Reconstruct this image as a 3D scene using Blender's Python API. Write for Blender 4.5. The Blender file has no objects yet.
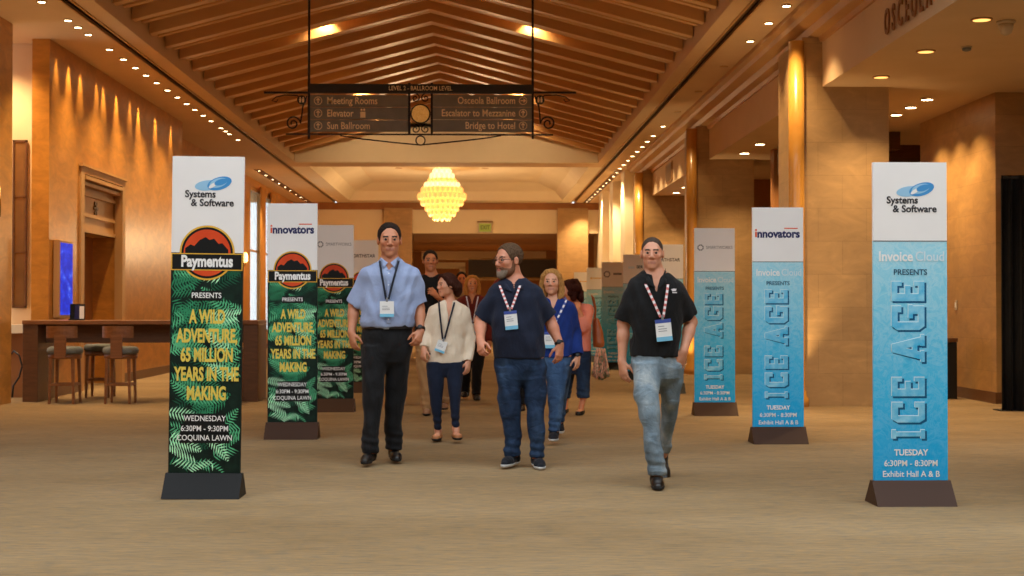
import bpy, bmesh, math, random
import numpy as np
from mathutils import Vector, Matrix, Quaternion
random.seed(7)
RNG = np.random.default_rng(7)
sc = bpy.context.scene
C = sc.collection
PI = math.pi

# ------------------------------------------------------------------ camera
F = 1400.0                      # focal length for a 1024 px wide frame
CAMH = 1.25
cam_d = bpy.data.cameras.new('camera')
cam = bpy.data.objects.new('camera', cam_d)
C.objects.link(cam)
fwd = Vector((35.0 / F, 1.0, 20.0 / F)).normalized()
CAM_Q = fwd.to_track_quat('-Z', 'Y')
cam.location = (0, 0, CAMH)
cam.rotation_euler = CAM_Q.to_euler()
cam_d.sensor_width = 36.0
cam_d.lens = 36.0 * F / 1024.0
cam_d.clip_end = 300
cam_d.dof.use_dof = True
cam_d.dof.focus_distance = 10.2
cam_d.dof.aperture_fstop = 4.5
sc.camera = cam
CAM_M = CAM_Q.to_matrix()

def P(px, py, d):
    """world point seen at photo pixel (px, py) on the plane y = d"""
    r = CAM_M @ Vector(((px - 512) / F, -(py - 288) / F, -1.0))
    k = d / r.y
    return Vector((r.x * k, d, CAMH + r.z * k))

# ------------------------------------------------------------------ materials
def lin(c):
    return tuple(((v / 255.0) / 12.92 if v / 255.0 <= 0.04045 else ((v / 255.0 + 0.055) / 1.055) ** 2.4) for v in c)

def mat(name, rgb, rough=0.6, metal=0.0, emit=None, estr=0.0, coat=0.0, spec=0.5):
    m = bpy.data.materials.new(name)
    m.use_nodes = True
    b = m.node_tree.nodes['Principled BSDF']
    b.inputs['Base Color'].default_value = (*lin(rgb), 1)
    b.inputs['Roughness'].default_value = rough
    b.inputs['Metallic'].default_value = metal
    b.inputs['Specular IOR Level'].default_value = spec
    if coat:
        b.inputs['Coat Weight'].default_value = coat
        b.inputs['Coat Roughness'].default_value = 0.15
    if emit:
        b.inputs['Emission Color'].default_value = (*lin(emit), 1)
        b.inputs['Emission Strength'].default_value = estr
    return m

class NT:
    def __init__(s, m):
        s.m = m; s.t = m.node_tree; s.b = s.t.nodes['Principled BSDF']
    def n(s, typ, **kw):
        x = s.t.nodes.new(typ)
        for k, v in kw.items():
            if k.startswith('_'):
                setattr(x, k[1:], v)
            else:
                x.inputs[k.replace('0', ' ')].default_value = v
        return x
    def l(s, a, b):
        s.t.links.new(a, b)
    def coord(s, kind='Object', scale=(1, 1, 1), rot=(0, 0, 0), loc=(0, 0, 0)):
        tc = s.t.nodes.new('ShaderNodeTexCoord')
        mp = s.t.nodes.new('ShaderNodeMapping')
        mp.inputs['Scale'].default_value = scale
        mp.inputs['Rotation'].default_value = rot
        mp.inputs['Location'].default_value = loc
        s.l(tc.outputs[kind], mp.inputs['Vector'])
        return mp.outputs['Vector']
    def geo(s, scale=(1, 1, 1)):
        g = s.t.nodes.new('ShaderNodeNewGeometry')
        mp = s.t.nodes.new('ShaderNodeMapping')
        mp.inputs['Scale'].default_value = scale
        s.l(g.outputs['Position'], mp.inputs['Vector'])
        return mp.outputs['Vector']
    def noise(s, vec, scale=5, detail=4, rough=0.55, dist=0.0):
        x = s.t.nodes.new('ShaderNodeTexNoise')
        x.inputs['Scale'].default_value = scale
        x.inputs['Detail'].default_value = detail
        x.inputs['Roughness'].default_value = rough
        x.inputs['Distortion'].default_value = dist
        s.l(vec, x.inputs['Vector'])
        return x.outputs['Fac']
    def ramp(s, fac, stops):
        r = s.t.nodes.new('ShaderNodeValToRGB')
        el = r.color_ramp.elements
        while len(el) < len(stops):
            el.new(0.5)
        for e, (p, c) in zip(el, stops):
            e.position = p; e.color = (*lin(c), 1)
        s.l(fac, r.inputs['Fac'])
        return r.outputs['Color']
    def mix(s, a, b, fac, mode='MIX'):
        x = s.t.nodes.new('ShaderNodeMix'); x.data_type = 'RGBA'; x.blend_type = mode
        for sock, v in ((x.inputs[6], a), (x.inputs[7], b)):
            if isinstance(v, tuple):
                sock.default_value = (*lin(v), 1)
            else:
                s.l(v, sock)
        if isinstance(fac, (int, float)):
            x.inputs[0].default_value = fac
        else:
            s.l(fac, x.inputs[0])
        return x.outputs[2]
    def color(s, out):
        s.l(out, s.b.inputs['Base Color'])
    def bump(s, fac, strength=0.2, dist=0.01):
        bp = s.t.nodes.new('ShaderNodeBump')
        bp.inputs['Strength'].default_value = strength
        bp.inputs['Distance'].default_value = dist
        s.l(fac, bp.inputs['Height'])
        s.l(bp.outputs['Normal'], s.b.inputs['Normal'])

def noisy(name, c0, c1, scale=6, rough=0.6, stretch=(1, 1, 1), detail=5, bump=0.0, **kw):
    m = mat(name, c0, rough, **kw); t = NT(m)
    v = t.coord('Object', stretch)
    f = t.noise(v, scale, detail)
    t.color(t.ramp(f, [(0.32, c0), (0.68, c1)]))
    if bump:
        t.bump(f, bump)
    return m

def fabric(name, c0, c1, scale=9, weave=260, rough=0.85, bump=0.25):
    m = mat(name, c0, rough, spec=0.25); t = NT(m)
    v = t.coord('Object')
    f = t.noise(v, scale, 5, 0.6)
    f2 = t.noise(v, weave, 2)
    t.color(t.ramp(f, [(0.3, c0), (0.7, c1)]))
    f3 = t.noise(t.coord('Object', (1, 1, .6), rot=(.3, .5, .2)), 7.5, 3, .5, 1.4)
    add = t.n('ShaderNodeMath', _operation='MULTIPLY_ADD'); t.l(f3, add.inputs[0]); add.inputs[1].default_value = 9.0; t.l(f2, add.inputs[2])
    t.bump(add.outputs[0], bump * 2.2, 0.0035)
    t.b.inputs['Sheen Weight'].default_value = 0.05
    return m

# ------------------------------------------------------------------ scene graph helpers
def tag(o, label=None, cat=None, group=None, kind=None):
    if label: o['label'] = label
    if cat: o['category'] = cat
    if group: o['group'] = group
    if kind: o['kind'] = kind
    return o

def empty(name, loc, label=None, cat=None, group=None, rotz=0.0):
    o = bpy.data.objects.new(name, None)
    o.empty_display_size = 0.1
    o.location = loc; o.rotation_euler = (0, 0, rotz)
    C.objects.link(o)
    return tag(o, label, cat, group)

def link(name, me, mats, parent=None, loc=None, rot=None):
    o = bpy.data.objects.new(name, me)
    if mats is not None and not me.materials:
        for m in (mats if isinstance(mats, (list, tuple)) else [mats]):
            me.materials.append(m)
    C.objects.link(o)
    if parent is not None: o.parent = parent
    if loc is not None: o.location = loc
    if rot is not None: o.rotation_euler = rot
    return o

def obj(name, bm, mats, parent=None, loc=None, rot=None, smooth=False, bevel=0.0):
    me = bpy.data.meshes.new(name)
    bmesh.ops.recalc_face_normals(bm, faces=bm.faces)
    bm.to_mesh(me); bm.free()
    if smooth:
        me.polygons.foreach_set('use_smooth', [True] * len(me.polygons))
    o = link(name, me, mats, parent, loc, rot)
    if bevel:
        md = o.modifiers.new('bevel', 'BEVEL'); md.width = bevel; md.segments = 2; md.limit_method = 'ANGLE'
    return o

def struct(name, bm, mats, parent=None, **kw):
    o = obj(name, bm, mats, parent, **kw)
    o['kind'] = 'structure'
    return o

def copy_tree(o, parent=None):
    c = o.copy(); C.objects.link(c)
    if parent is not None: c.parent = parent
    for ch in list(o.children):
        copy_tree(ch, c)
    return c

def BM():
    return bmesh.new()

def box(bm, x0, x1, y0, y1, z0, z1, mi=0):
    v = [bm.verts.new(p) for p in ((x0, y0, z0), (x1, y0, z0), (x1, y1, z0), (x0, y1, z0), (x0, y0, z1), (x1, y0, z1), (x1, y1, z1), (x0, y1, z1))]
    for f in ((0, 3, 2, 1), (4, 5, 6, 7), (0, 1, 5, 4), (1, 2, 6, 5), (2, 3, 7, 6), (3, 0, 4, 7)):
        fc = bm.faces.new([v[i] for i in f]); fc.material_index = mi
    return bm

def prism(bm, poly, axis, a, b, mi=0):
    """extrude a 2-D polygon along an axis: 'x' takes (y,z), 'y' takes (x,z), 'z' takes (x,y)"""
    def mk(p, t):
        return {'x': (t, p[0], p[1]), 'y': (p[0], t, p[1]), 'z': (p[0], p[1], t)}[axis]
    v0 = [bm.verts.new(mk(p, a)) for p in poly]
    v1 = [bm.verts.new(mk(p, b)) for p in poly]
    n = len(poly)
    fs = [bm.faces.new(v0), bm.faces.new(v1[::-1])]
    for i in range(n):
        fs.append(bm.faces.new((v0[i], v1[i], v1[(i + 1) % n], v0[(i + 1) % n])))
    for f in fs: f.material_index = mi
    return bm

def tube(bm, pts, r, seg=8, mi=0, caps=True):
    """swept tube along points; r a number or one per point"""
    pts = [Vector(p) for p in pts]
    n = len(pts)
    rs = r if isinstance(r, (list, tuple)) else [r] * n
    rings = []
    up = None
    for i, p in enumerate(pts):
        d = (pts[min(i + 1, n - 1)] - pts[max(i - 1, 0)])
        d = d.normalized() if d.length > 1e-9 else Vector((0, 0, 1))
        if up is None:
            up = d.orthogonal().normalized()
        up = (up - d * up.dot(d))
        up = up.normalized() if up.length > 1e-6 else d.orthogonal().normalized()
        s = d.cross(up)
        rings.append([bm.verts.new(p + (up * math.cos(2 * PI * k / seg) + s * math.sin(2 * PI * k / seg)) * rs[i]) for k in range(seg)])
    for a, b in zip(rings, rings[1:]):
        for k in range(seg):
            f = bm.faces.new((a[k], a[(k + 1) % seg], b[(k + 1) % seg], b[k])); f.material_index = mi; f.smooth = True
    if caps:
        f = bm.faces.new(rings[0][::-1]); f.material_index = mi
        f = bm.faces.new(rings[-1]); f.material_index = mi
    return bm

def lathe(bm, prof, seg=24, c=(0, 0, 0), mi=0, smooth=True):
    rings = []
    for r, z in prof:
        rings.append([bm.verts.new((c[0] + max(r, 1e-4) * math.cos(2 * PI * k / seg), c[1] + max(r, 1e-4) * math.sin(2 * PI * k / seg), c[2] + z)) for k in range(seg)])
    for a, b in zip(rings, rings[1:]):
        for k in range(seg):
            f = bm.faces.new((a[k], a[(k + 1) % seg], b[(k + 1) % seg], b[k])); f.material_index = mi; f.smooth = smooth
    bm.faces.new(rings[0][::-1]).material_index = mi
    bm.faces.new(rings[-1]).material_index = mi
    return bm

_tc = {}
def text(name, s, m, parent, loc, size=0.1, sx=1.0, bold=0.0, align='CENTER', ext=0.0006, rot=(PI / 2, 0, 0), spacing=1.0):
    key = (s, size, sx, bold, align, ext, m.name, spacing)
    if key not in _tc:
        cu = bpy.data.curves.new('t', 'FONT')
        cu.body = s; cu.size = size; cu.align_x = align; cu.align_y = 'CENTER'
        cu.offset = bold; cu.extrude = ext; cu.space_character = spacing
        cu.resolution_u = 3
        t = bpy.data.objects.new('t', cu); C.objects.link(t)
        bpy.context.view_layer.update()
        me = bpy.data.meshes.new_from_object(t.evaluated_get(bpy.context.evaluated_depsgraph_get()))
        bpy.data.objects.remove(t); bpy.data.curves.remove(cu)
        me.name = name
        me.transform(Matrix.Diagonal((sx, 1, 1, 1)))
        me.materials.clear(); me.materials.append(m)
        _tc[key] = me
    return link(name, _tc[key], None, parent, loc, rot)
# ================================================================== the room
ZC = CAMH + 3.75                # flat ceiling height
XL, XR = -5.0, 3.42             # light slots
XW = -5.95                      # wall on the bar side
ZS = CAMH + 2.82                # soffit over the side lobby
XF = 4.4                        # fascia plane of the side lobby

def stone(name, c0, c1, bw=0.9, bh=0.6, rough=0.45, axis='y', coat=0.0, var=0.5):
    m = mat(name, c0, rough, coat=coat); t = NT(m)
    rot = (PI / 2, 0, 0) if axis == 'y' else (PI / 2, 0, PI / 2)
    g = t.t.nodes.new('ShaderNodeNewGeometry')
    cx = t.t.nodes.new('ShaderNodeSeparateXYZ'); t.l(g.outputs['Position'], cx.inputs[0])
    cb = t.t.nodes.new('ShaderNodeCombineXYZ')
    t.l(cx.outputs['X' if axis == 'y' else 'Y'], cb.inputs[0]); t.l(cx.outputs['Z'], cb.inputs[1])
    br = t.t.nodes.new('ShaderNodeTexBrick')
    br.inputs['Scale'].default_value = 1.0
    br.inputs['Brick Width'].default_value = bw; br.inputs['Row Height'].default_value = bh
    br.inputs['Mortar Size'].default_value = 0.004
    br.inputs['Color1'].default_value = (*lin(c0), 1); br.inputs['Color2'].default_value = (*lin(c1), 1)
    br.inputs['Mortar'].default_value = (*lin(tuple(int(v * .87) for v in c0)), 1)
    t.l(cb.outputs[0], br.inputs['Vector'])
    f = t.noise(t.geo((1, 1, 2.2)), 2.6, 8, 0.65, 0.8)
    cl = t.ramp(f, [(0.3, tuple(int(v * .78) for v in c0)), (0.55, c0), (0.75, tuple(min(255, int(v * 1.1)) for v in c1))])
    t.color(t.mix(br.outputs['Color'], cl, var))
    return m

M = {}
M['plaster'] = noisy('plaster_warm', (214, 184, 142), (220, 190, 150), 1.5, 0.75)
M['plaster_lt'] = noisy('plaster_light', (230, 216, 188), (236, 222, 194), 1.5, 0.8)
M['slat'] = noisy('slat_paint', (204, 156, 98), (212, 164, 106), 1.2, 0.36, stretch=(.3, 3, 3))
M['back'] = mat('vault_back', (206, 160, 106), 0.7)
M['slot'] = mat('slot_dark', (104, 70, 38), 0.6)
M['crown'] = noisy('crown_paint', (186, 140, 86), (194, 148, 92), 2, 0.45)
M['stoneY'] = stone('travertine_front', (168, 134, 90), (182, 146, 98), 0.62, 0.42)
M['stoneX'] = stone('travertine_side', (180, 138, 82), (194, 148, 90), 0.62, 0.42, axis='x', rough=0.35)
M['gold_wall'] = stone('onyx_panel', (190, 126, 48), (198, 132, 54), 1.05, 6.0, axis='x', rough=0.32, coat=0.08, var=0.7)
M['gold_wallY'] = stone('onyx_panel_end', (192, 134, 60), (200, 140, 66), 1.05, 6.0, axis='y', rough=0.3, var=0.7)
M['column'] = noisy('column_gilt', (196, 138, 60), (208, 150, 70), 3, 0.25, coat=0.3)
M['brown'] = noisy('brown_panel', (150, 98, 50), (162, 108, 58), 3, 0.5)
M['dkwood'] = noisy('dark_wood', (92, 58, 32), (108, 70, 40), 5, 0.4, stretch=(1, 6, 6))
M['walnut'] = noisy('walnut', (118, 72, 38), (142, 90, 50), 4, 0.38, stretch=(1, 8, 8))
M['black'] = mat('black_paint', (14, 13, 12), 0.5)
M['glass'] = mat('window_glass', (240, 248, 250), 0.02)
M['glass'].node_tree.nodes['Principled BSDF'].inputs['Transmission Weight'].default_value = 1.0
M['lamp'] = mat('lamp_lens', (255, 240, 210), 0.4, emit=(255, 226, 170), estr=14.0)
M['lamp_warm'] = mat('lamp_lens_amber', (255, 220, 160), 0.4, emit=(255, 186, 100), estr=1.6)
M['lamp_off'] = mat('lamp_lens_unlit', (190, 160, 120), 0.4)
M['trimring'] = mat('lamp_trim', (190, 150, 100), 0.4, metal=0.6)

# carpet: fine streaks across the hall
m = mat('carpet', (170, 150, 118), 0.95, spec=0.1); t = NT(m)
f1 = t.noise(t.geo((1.3, 13.0, 1)), 3.2, 9, 0.75, 0.1)
f2 = t.noise(t.geo((2.6, 22, 1)), 4.5, 6, 0.7)
f3 = t.noise(t.geo((0.25, 0.55, 1)), 1.3, 4, 0.6)
f4 = t.noise(t.geo((1, 1, 1)), 240, 2)
c1 = t.ramp(f1, [(0.30, (78, 80, 80)), (0.45, (142, 122, 92)), (0.58, (174, 144, 102)), (0.70, (118, 122, 124))])
c2 = t.ramp(f2, [(0.35, (86, 98, 106)), (0.5, (146, 124, 92)), (0.66, (186, 140, 84))])
cm = t.mix(c1, c2, 0.45)
c3 = t.ramp(f3, [(0.35, (226, 222, 216)), (0.65, (255, 255, 255))])
t.color(t.mix(cm, c3, 1.0, 'MULTIPLY'))
t.bump(f4, 0.35, 0.006)
M['carpet'] = m

b = BM(); box(b, -8.5, 9.8, -6.3, -6, 0, 7.2)
struct('light_block_wall', b, M['plaster'])  # unseen wall added behind the camera to limit daylight reaching down the hall
b = BM(); box(b, -8.5, 9.8, -6, 2.4, 5.3, 5.45)
struct('light_block_roof', b, M['plaster'])  # unseen roof added to narrow the overhead daylight opening
struct('floor', box(BM(), -14, 14, -6, 75, -0.1, 0), M['carpet'])

# ---- flat ceilings with the two light slots
Y0, YG, YE = 11.3, 36.0, 50.0
b = BM()
box(b, -8.5, XL - 0.05, Y0, YE, ZC, ZC + 0.12)
struct('ceiling_left', b, M['plaster'])
b = BM(); box(b, XL + 0.05, XL + 0.315, Y0, YG, ZC, ZC + 0.12)
struct('ceiling_left.001', b, M['plaster'])
b = BM(); box(b, XR + 0.05, XF + 0.05, Y0, YE, ZC, ZC + 0.12)
struct('ceiling_right', b, M['plaster'])
b = BM(); box(b, XR - 0.295, XR - 0.05, Y0, YG, ZC, ZC + 0.12)
struct('ceiling_right.001', b, M['plaster'])
for i, xs in enumerate((XL, XR)):
    b = BM()
    prism(b, [(xs - 0.07, ZC + 0.02), (xs - 0.07, ZC + 0.2), (xs + 0.07, ZC + 0.2), (xs + 0.07, ZC + 0.02), (xs + 0.05, ZC + 0.02), (xs + 0.05, ZC + 0.045), (xs - 0.05, ZC + 0.045), (xs - 0.05, ZC + 0.02)], 'y', Y0, YE)
    struct('trim_%d' % (i + 1), b, M['slot'])
    b = BM()                       # thin lips that edge the slot
    for s in (-1, 1):
        box(b, xs + s * 0.062 - 0.012, xs + s * 0.062 + 0.012, Y0, YE, ZC - 0.02, ZC + 0.01)
    struct('trim_slot_edge_%d' % (i + 1), b, M['crown'])

# ---- the vault over the hall
VL, VR, XM = XL + 0.32, XR - 0.3, (XL + XR) / 2
ZE, ZRDG = CAMH + 3.9, CAMH + 4.92
vault = bpy.data.objects.new('ceiling_vault', None); C.objects.link(vault); vault['kind'] = 'structure'
b = BM()                           # risers beside the slats, the sloping back, the gable
for x0, x1 in ((VL - 0.06, VL), (VR, VR + 0.06)):
    box(b, x0, x1, Y0, YG, ZC + 0.004, ZE + 0.75)
struct('riser', b, M['plaster'], vault)
b = BM()
prism(b, [(VL, ZE + 0.34), (XM, ZRDG + 0.34), (VR, ZE + 0.34), (VR, ZE + 0.42), (XM, ZRDG + 0.42), (VL, ZE + 0.42)], 'y', Y0, YG)
struct('back', b, M['back'], vault)
def slat_mesh(x_end, deep):
    b = BM()
    h = 0.36 if deep else 0.32
    zo = 0.0 if deep else 0.07
    tk = 0.17 if deep else 0.12
    prism(b, [(x_end, ZE + zo), (XM, ZRDG + zo), (XM, ZRDG + zo + h), (x_end, ZE + zo + h)], 'y', 0, tk)
    me = bpy.data.meshes.new('slat'); bmesh.ops.recalc_face_normals(b, faces=b.faces)
    b.to_mesh(me); b.free(); me.materials.append(M['slat'])
    return me
sl = {(s, d): slat_mesh(VL + 0.02 if s < 0 else VR - 0.02, d) for s in (-1, 1) for d in (0, 1)}
y = 14.5; k = 0
while y < 35.6:
    for s in (-1, 1):
        o = link('slat', sl[(s, k % 2)], None, vault, (0, y, 0)); o['kind'] = 'structure'
    y += 0.52 if k % 2 else 0.48; k += 1
b = BM()                           # end beam and gable
prism(b, [(VL, ZC), (VR, ZC), (VR, ZE + 0.4), (XM, ZRDG + 0.4), (VL, ZE + 0.4)], 'y', YG, YG + 0.25)
struct('ceiling_gable', b, M['plaster_lt'])
b = BM(); box(b, XL + 0.05, XR - 0.05, YG + 0.25, YG + 1.2, ZC, ZC + 0.15)
box(b, XL + 0.05, VL, YG, YG + 0.25, ZC, ZC + 0.15); box(b, VR, XR - 0.05, YG, YG + 0.25, ZC, ZC + 0.15)
struct('ceiling_beam', b, M['plaster'])

# ---- tray ceiling beyond the vault
b = BM()
tx0, tx1, ty0, ty1, zt = XL + 0.55, XR - 0.45, YG + 1.2, 48.8, ZC + 0.55
box(b, XL + 0.05, tx0, ty0, YE, ZC, ZC + 0.1); box(b, tx1, XR - 0.05, ty0, YE, ZC, ZC + 0.1)
box(b, tx0, tx1, ty1, YE, ZC, ZC + 0.1)
o_ = [b.verts.new(p) for p in ((tx0, ty0, ZC + .02), (tx1, ty0, ZC + .02), (tx1, ty1, ZC + .02), (tx0, ty1, ZC + .02))]
md_ = [b.verts.new(p) for p in ((tx0 + .25, ty0 + .25, ZC + .3), (tx1 - .25, ty0 + .25, ZC + .3), (tx1 - .25, ty1 - .25, ZC + .3), (tx0 + .25, ty1 - .25, ZC + .3))]
i_ = [b.verts.new(p) for p in ((tx0 + .9, ty0 + .9, zt), (tx1 - .9, ty0 + .9, zt), (tx1 - .9, ty1 - .9, zt), (tx0 + .9, ty1 - .9, zt))]
for A_, B_ in ((o_, md_), (md_, i_)):
    for q in range(4):
        b.faces.new((A_[q], A_[(q + 1) % 4], B_[(q + 1) % 4], B_[q]))
b.faces.new(i_)
struct('ceiling_tray', b, M['plaster_lt'])
b = BM(); box(b, -9, 9, YG, 52, ZC + 0.9, ZC + 1.0); box(b, -9, 11, Y0, YG, ZC + 2.0, ZC + 2.1); box(b, -9, 11, Y0 - .15, Y0, ZC + .12, ZC + 2.1); box(b, XF + .2, 11, Y0 - .15, Y0, ZS, ZC + .12)
struct('ceiling_roof', b, M['back'])

# ---- wall on the bar side
b = BM(); box(b, -8.5, -7.3, -6, 18.0, 0, ZC)
struct('wall_left_front', b, M['gold_wall'])
b = BM(); box(b, -7.6, -6.13, 17.9, 18.6, 0, ZC)
struct('wall_left_pillar', b, M['gold_wallY'])
b = BM(); box(b, -8.5, -6.19, 20.0, 20.3, 0, ZC)
struct('wall_left_recess', b, M['plaster'])
# main panelled wall with the portal opening
PY0, PY1, PZ = 21.25, 23.55, 3.28
b = BM()
box(b, -6.19, XW, 19.6, 20.4, 0, ZC); box(b, -6.6, XW, 20.4, PY0, 0, ZC); box(b, -6.6, XW, PY1, 28.4, 0, ZC); box(b, -6.6, XW, PY0, PY1, PZ, ZC)
struct('wall_left', b, M['gold_wall'])
WINS = ((40.3, 42.2), (42.5, 44.4))
b = BM(); box(b, -6.62, -6.5, 28.4, 40.3, 0, ZC); box(b, -6.62, -6.5, 42.2, 42.5, 0, ZC); box(b, -6.62, -6.5, 44.4, 52, 0, ZC)
for ya, yb in WINS: box(b, -6.62, -6.5, ya, yb, 4.75, ZC); box(b, -6.62, -6.5, ya, yb, 0, 0.5)
struct('wall_left_back', b, M['gold_wall'])
# portal: jambs, panelled header with emblem, dark lobby doors
door = bpy.data.objects.new('door_1', None); C.objects.link(door); door['kind'] = 'structure'
b = BM()
box(b, -6.5, -6.42, PY0 - .05, PY1 + .05, 0, 2.42)
struct('door_leaf', b, M['brown'], door)
b = BM(); box(b, -6.41, -6.405, (PY0 + PY1) / 2 - .012, (PY0 + PY1) / 2 + .012, 0, 2.42)
struct('door_gap', b, M['black'], door)
b = BM()
box(b, -6.5, XW - 0.12, PY0 + .025, PY1 - .025, 2.42, PZ - .02)
for z0, dx in ((2.42, .04), (2.66, .03), (2.98, .05), (3.12, .11), (3.2, .17)):
    box(b, XW - 0.2, XW - 0.12 + dx, PY0 + .03, PY1 - .03, z0, z0 + .055)
struct('door_header', b, M['crown'], door)
b = BM()
for k in range(6):
    a = k * PI / 3; cy, cz = (PY0 + PY1) / 2, 2.83
    prism(b, [(cy, cz), (cy + .1 * math.cos(a - .3), cz + .1 * math.sin(a - .3)), (cy + .12 * math.cos(a), cz + .12 * math.sin(a)), (cy + .1 * math.cos(a + .3), cz + .1 * math.sin(a + .3))], 'x', XW - .13, XW - .1)
struct('door_emblem', b, M['dkwood'], door)
b = BM()
for ya, yb in ((PY0 - .16, PY0 + .02), (PY1 - .02, PY1 + .16)):
    box(b, XW - .1, XW + .03, ya, yb, 0, PZ)
box(b, XW - .1, XW + .03, PY0 - .16, PY1 + .16, PZ, PZ + .1); box(b, XW - .1, XW + .06, PY0 - .2, PY1 + .2, PZ + .1, PZ + .14)
struct('door_frame', b, M['crown'], door)
# ledge in the recess and baseboards
b = BM(); box(b, -7.3, -6.2, 19.55, 20.0, 0.9, 1.02)
struct('trim_3', b, M['plaster_lt'])
b = BM(); box(b, -7.3, -6.2, 19.75, 20.0, 0, 0.9)
struct('trim_4', b, M['brown'])
b = BM(); box(b, XW, XW + .02, 19.6, PY0 - .16, 0, .15); box(b, XW, XW + .02, PY1 + .16, 28.4, 0, .15); box(b, -6.5, -6.48, 28.4, 50, 0, .15)
struct('baseboard_left', b, M['dkwood'])
# windows of the far bar-side wall
for i, (ya, yb) in enumerate(WINS):
    w = bpy.data.objects.new('window_%d' % (i + 1), None); C.objects.link(w); w['kind'] = 'structure'
    b = BM()
    box(b, -6.61, -6.53, ya, ya + .06, .5, 4.75); box(b, -6.61, -6.53, yb - .06, yb, .5, 4.75); box(b, -6.61, -6.53, ya, yb, .5, .58); box(b, -6.61, -6.53, ya, yb, 4.67, 4.75)
    box(b, -6.60, -6.54, ya, yb, 2.9, 2.95)
    struct('window_frame', b, M['crown'], w)
    b = BM(); box(b, -6.58, -6.575, ya, yb, .5, 4.75)
    struct('window_pane', b, M['glass'], w)

# ---- lobby side: pilasters, piers, crown, fascia, soffit
PIERS = (9.0, 17.7, 26.4, 35.0)
b = BM()
for pts in ([(XF - .42, ZC - .0), (XF - .42, ZC - .06), (XF - .36, ZC - .1), (XF - .34, ZC - .16), (XF - .2, ZC - .2), (XF - .17, ZC - .28), (XF - .05, ZC - .3), (XF - .03, ZC - .36), (XF + .02, ZC - .36), (XF + .02, ZC)],):
    prism(b, pts, 'y', Y0, 37.0)
struct('trim_5', b, M['crown'])
b = BM(); box(b, XF, XF + .2, Y0, 36.0, ZS, ZC - .1)
struct('wall_right_fascia', b, M['plaster'])
for i, yp in enumerate(PIERS):
    b = BM(); box(b, 4.14, 5.25, yp, yp + (1.4 if i < 3 else 2.0), 0, ZC - .3)
    struct('wall_right_pier' + ('' if i == 0 else '.%03d' % i), b, M['stoneY'])
    b = BM()
    lathe(b, [(.15, 0), (.15, .1), (.125, .14), (.115, .2), (.1, .22), (.1, 3.0), (.1, ZC - CAMH + 1.25 - .36)], 24, (4.06, yp - .02, 0))
    struct('trim_pilaster' + ('' if i == 0 else '.%03d' % i), b, M['column'], smooth=True)
b = BM(); box(b, XF + .2, 11, Y0, 37.5, ZS, ZS + .12)
struct('ceiling_lobby', b, M['plaster'])
b = BM(); box(b, 6.77, 11, 18.1, 21.2, 0, ZS)
struct('wall_right_lobby', b, M['stoneX'])
b = BM(); box(b, 8.2, 8.4, 21.2, 37, 0, ZS); box(b, 5.2, 8.4, 30.5, 30.8, 0, ZS); box(b, 5.25, 8.4, 24.6, 24.9, 2.72, ZS)
struct('wall_right_back', b, M['brown'])
b = BM(); box(b, 5.25, 6.77, 22.2, 22.5, ZS - .28, ZS); box(b, 5.25, 8.4, 24.0, 24.3, ZS - .5, ZS)
struct('trim_6', b, M['dkwood'])
b = BM(); box(b, 9.5, 9.8, -6, 18.1, 0, ZS)
struct('wall_right_front', b, M['stoneX'])
b = BM(); box(b, 6.75, 6.77, 18.1, 21.2, 0, .15); box(b, 6.75, 11, 18.08, 18.1, 0, .15)
struct('baseboard_right', b, M['dkwood'])
# far lobby side: lit pilasters with panels between
b = BM(); box(b, 4.35, 4.6, 37, 52, 0, ZC)
struct('wall_right_far', b, M['plaster_lt'])
for i, yp in enumerate((38.0, 41.3, 44.8)):
    b = BM(); box(b, 4.02, 4.36, yp, yp + 1.1, 0, ZC)
    struct('trim_far_pilaster' + ('' if i == 0 else '.%03d' % i), b, M['plaster_lt'])
    b = BM(); box(b, 4.28, 4.36, yp + 1.25, yp + 2.9, 0.1, 2.55); box(b, 4.22, 4.36, yp + 1.2, yp + 2.95, 2.55, 2.7)
    struct('trim_far_panel' + ('' if i == 0 else '.%03d' % i), b, M['brown'])

# ---- far end
b = BM()
FE = 50.0
box(b, -7.2, -2.3, FE, FE + .4, 2.4, ZC); box(b, -2.3, 2.86, FE, FE + .4, 3.92, ZC - .02); box(b, 2.86, 4.6, FE, FE + .4, 3.92, ZC)
struct('wall_far', b, M['plaster_lt'])
b = BM(); box(b, -7.2, 4.4, FE - .12, FE, ZC - .24, ZC)
struct('trim_7', b, M['brown'])
for i, (xa, xb) in enumerate(((-3.3, -2.3), (2.86, 3.95))):
    b = BM(); box(b, xa, xb, FE - .3, FE + .5, 0, ZC - .2)
    struct('wall_far_pier' + ('' if i == 0 else '.001'), b, M['stoneY'])
b = BM(); box(b, -7.2, 4.6, FE + .4, 66, 3.92, 4.05)
struct('ceiling_far', b, M['brown'])
b = BM(); box(b, -7.4, 6, 66, 66.3, 0, 4); box(b, -7.4, -7.2, 50, 66, 0, 4); box(b, 4.6, 4.8, 50, 66, 0, 4)
struct('wall_far_back', b, M['brown'])
b = BM(); box(b, -7.2, -3.3, FE - .05, FE + .35, 0, 2.4)
struct('wall_far_side', b, M['plaster'])
b = BM(); box(b, -2.3, 2.86, 58.0, 58.3, 3.25, 3.6); box(b, -2.3, 2.86, 58.0, 58.25, 2.4, 2.55)
struct('trim_8', b, M['plaster'])
b = BM()
box(b, -2.2, -.5, 60, 60.25, 2.95, 3.2); box(b, -.75, -.5, 60, 60.25, 0, 3.0); box(b, -2.2, -2.0, 60, 60.25, 0, 3.0)
struct('trim_9', b, M['plaster_lt'])
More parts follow.
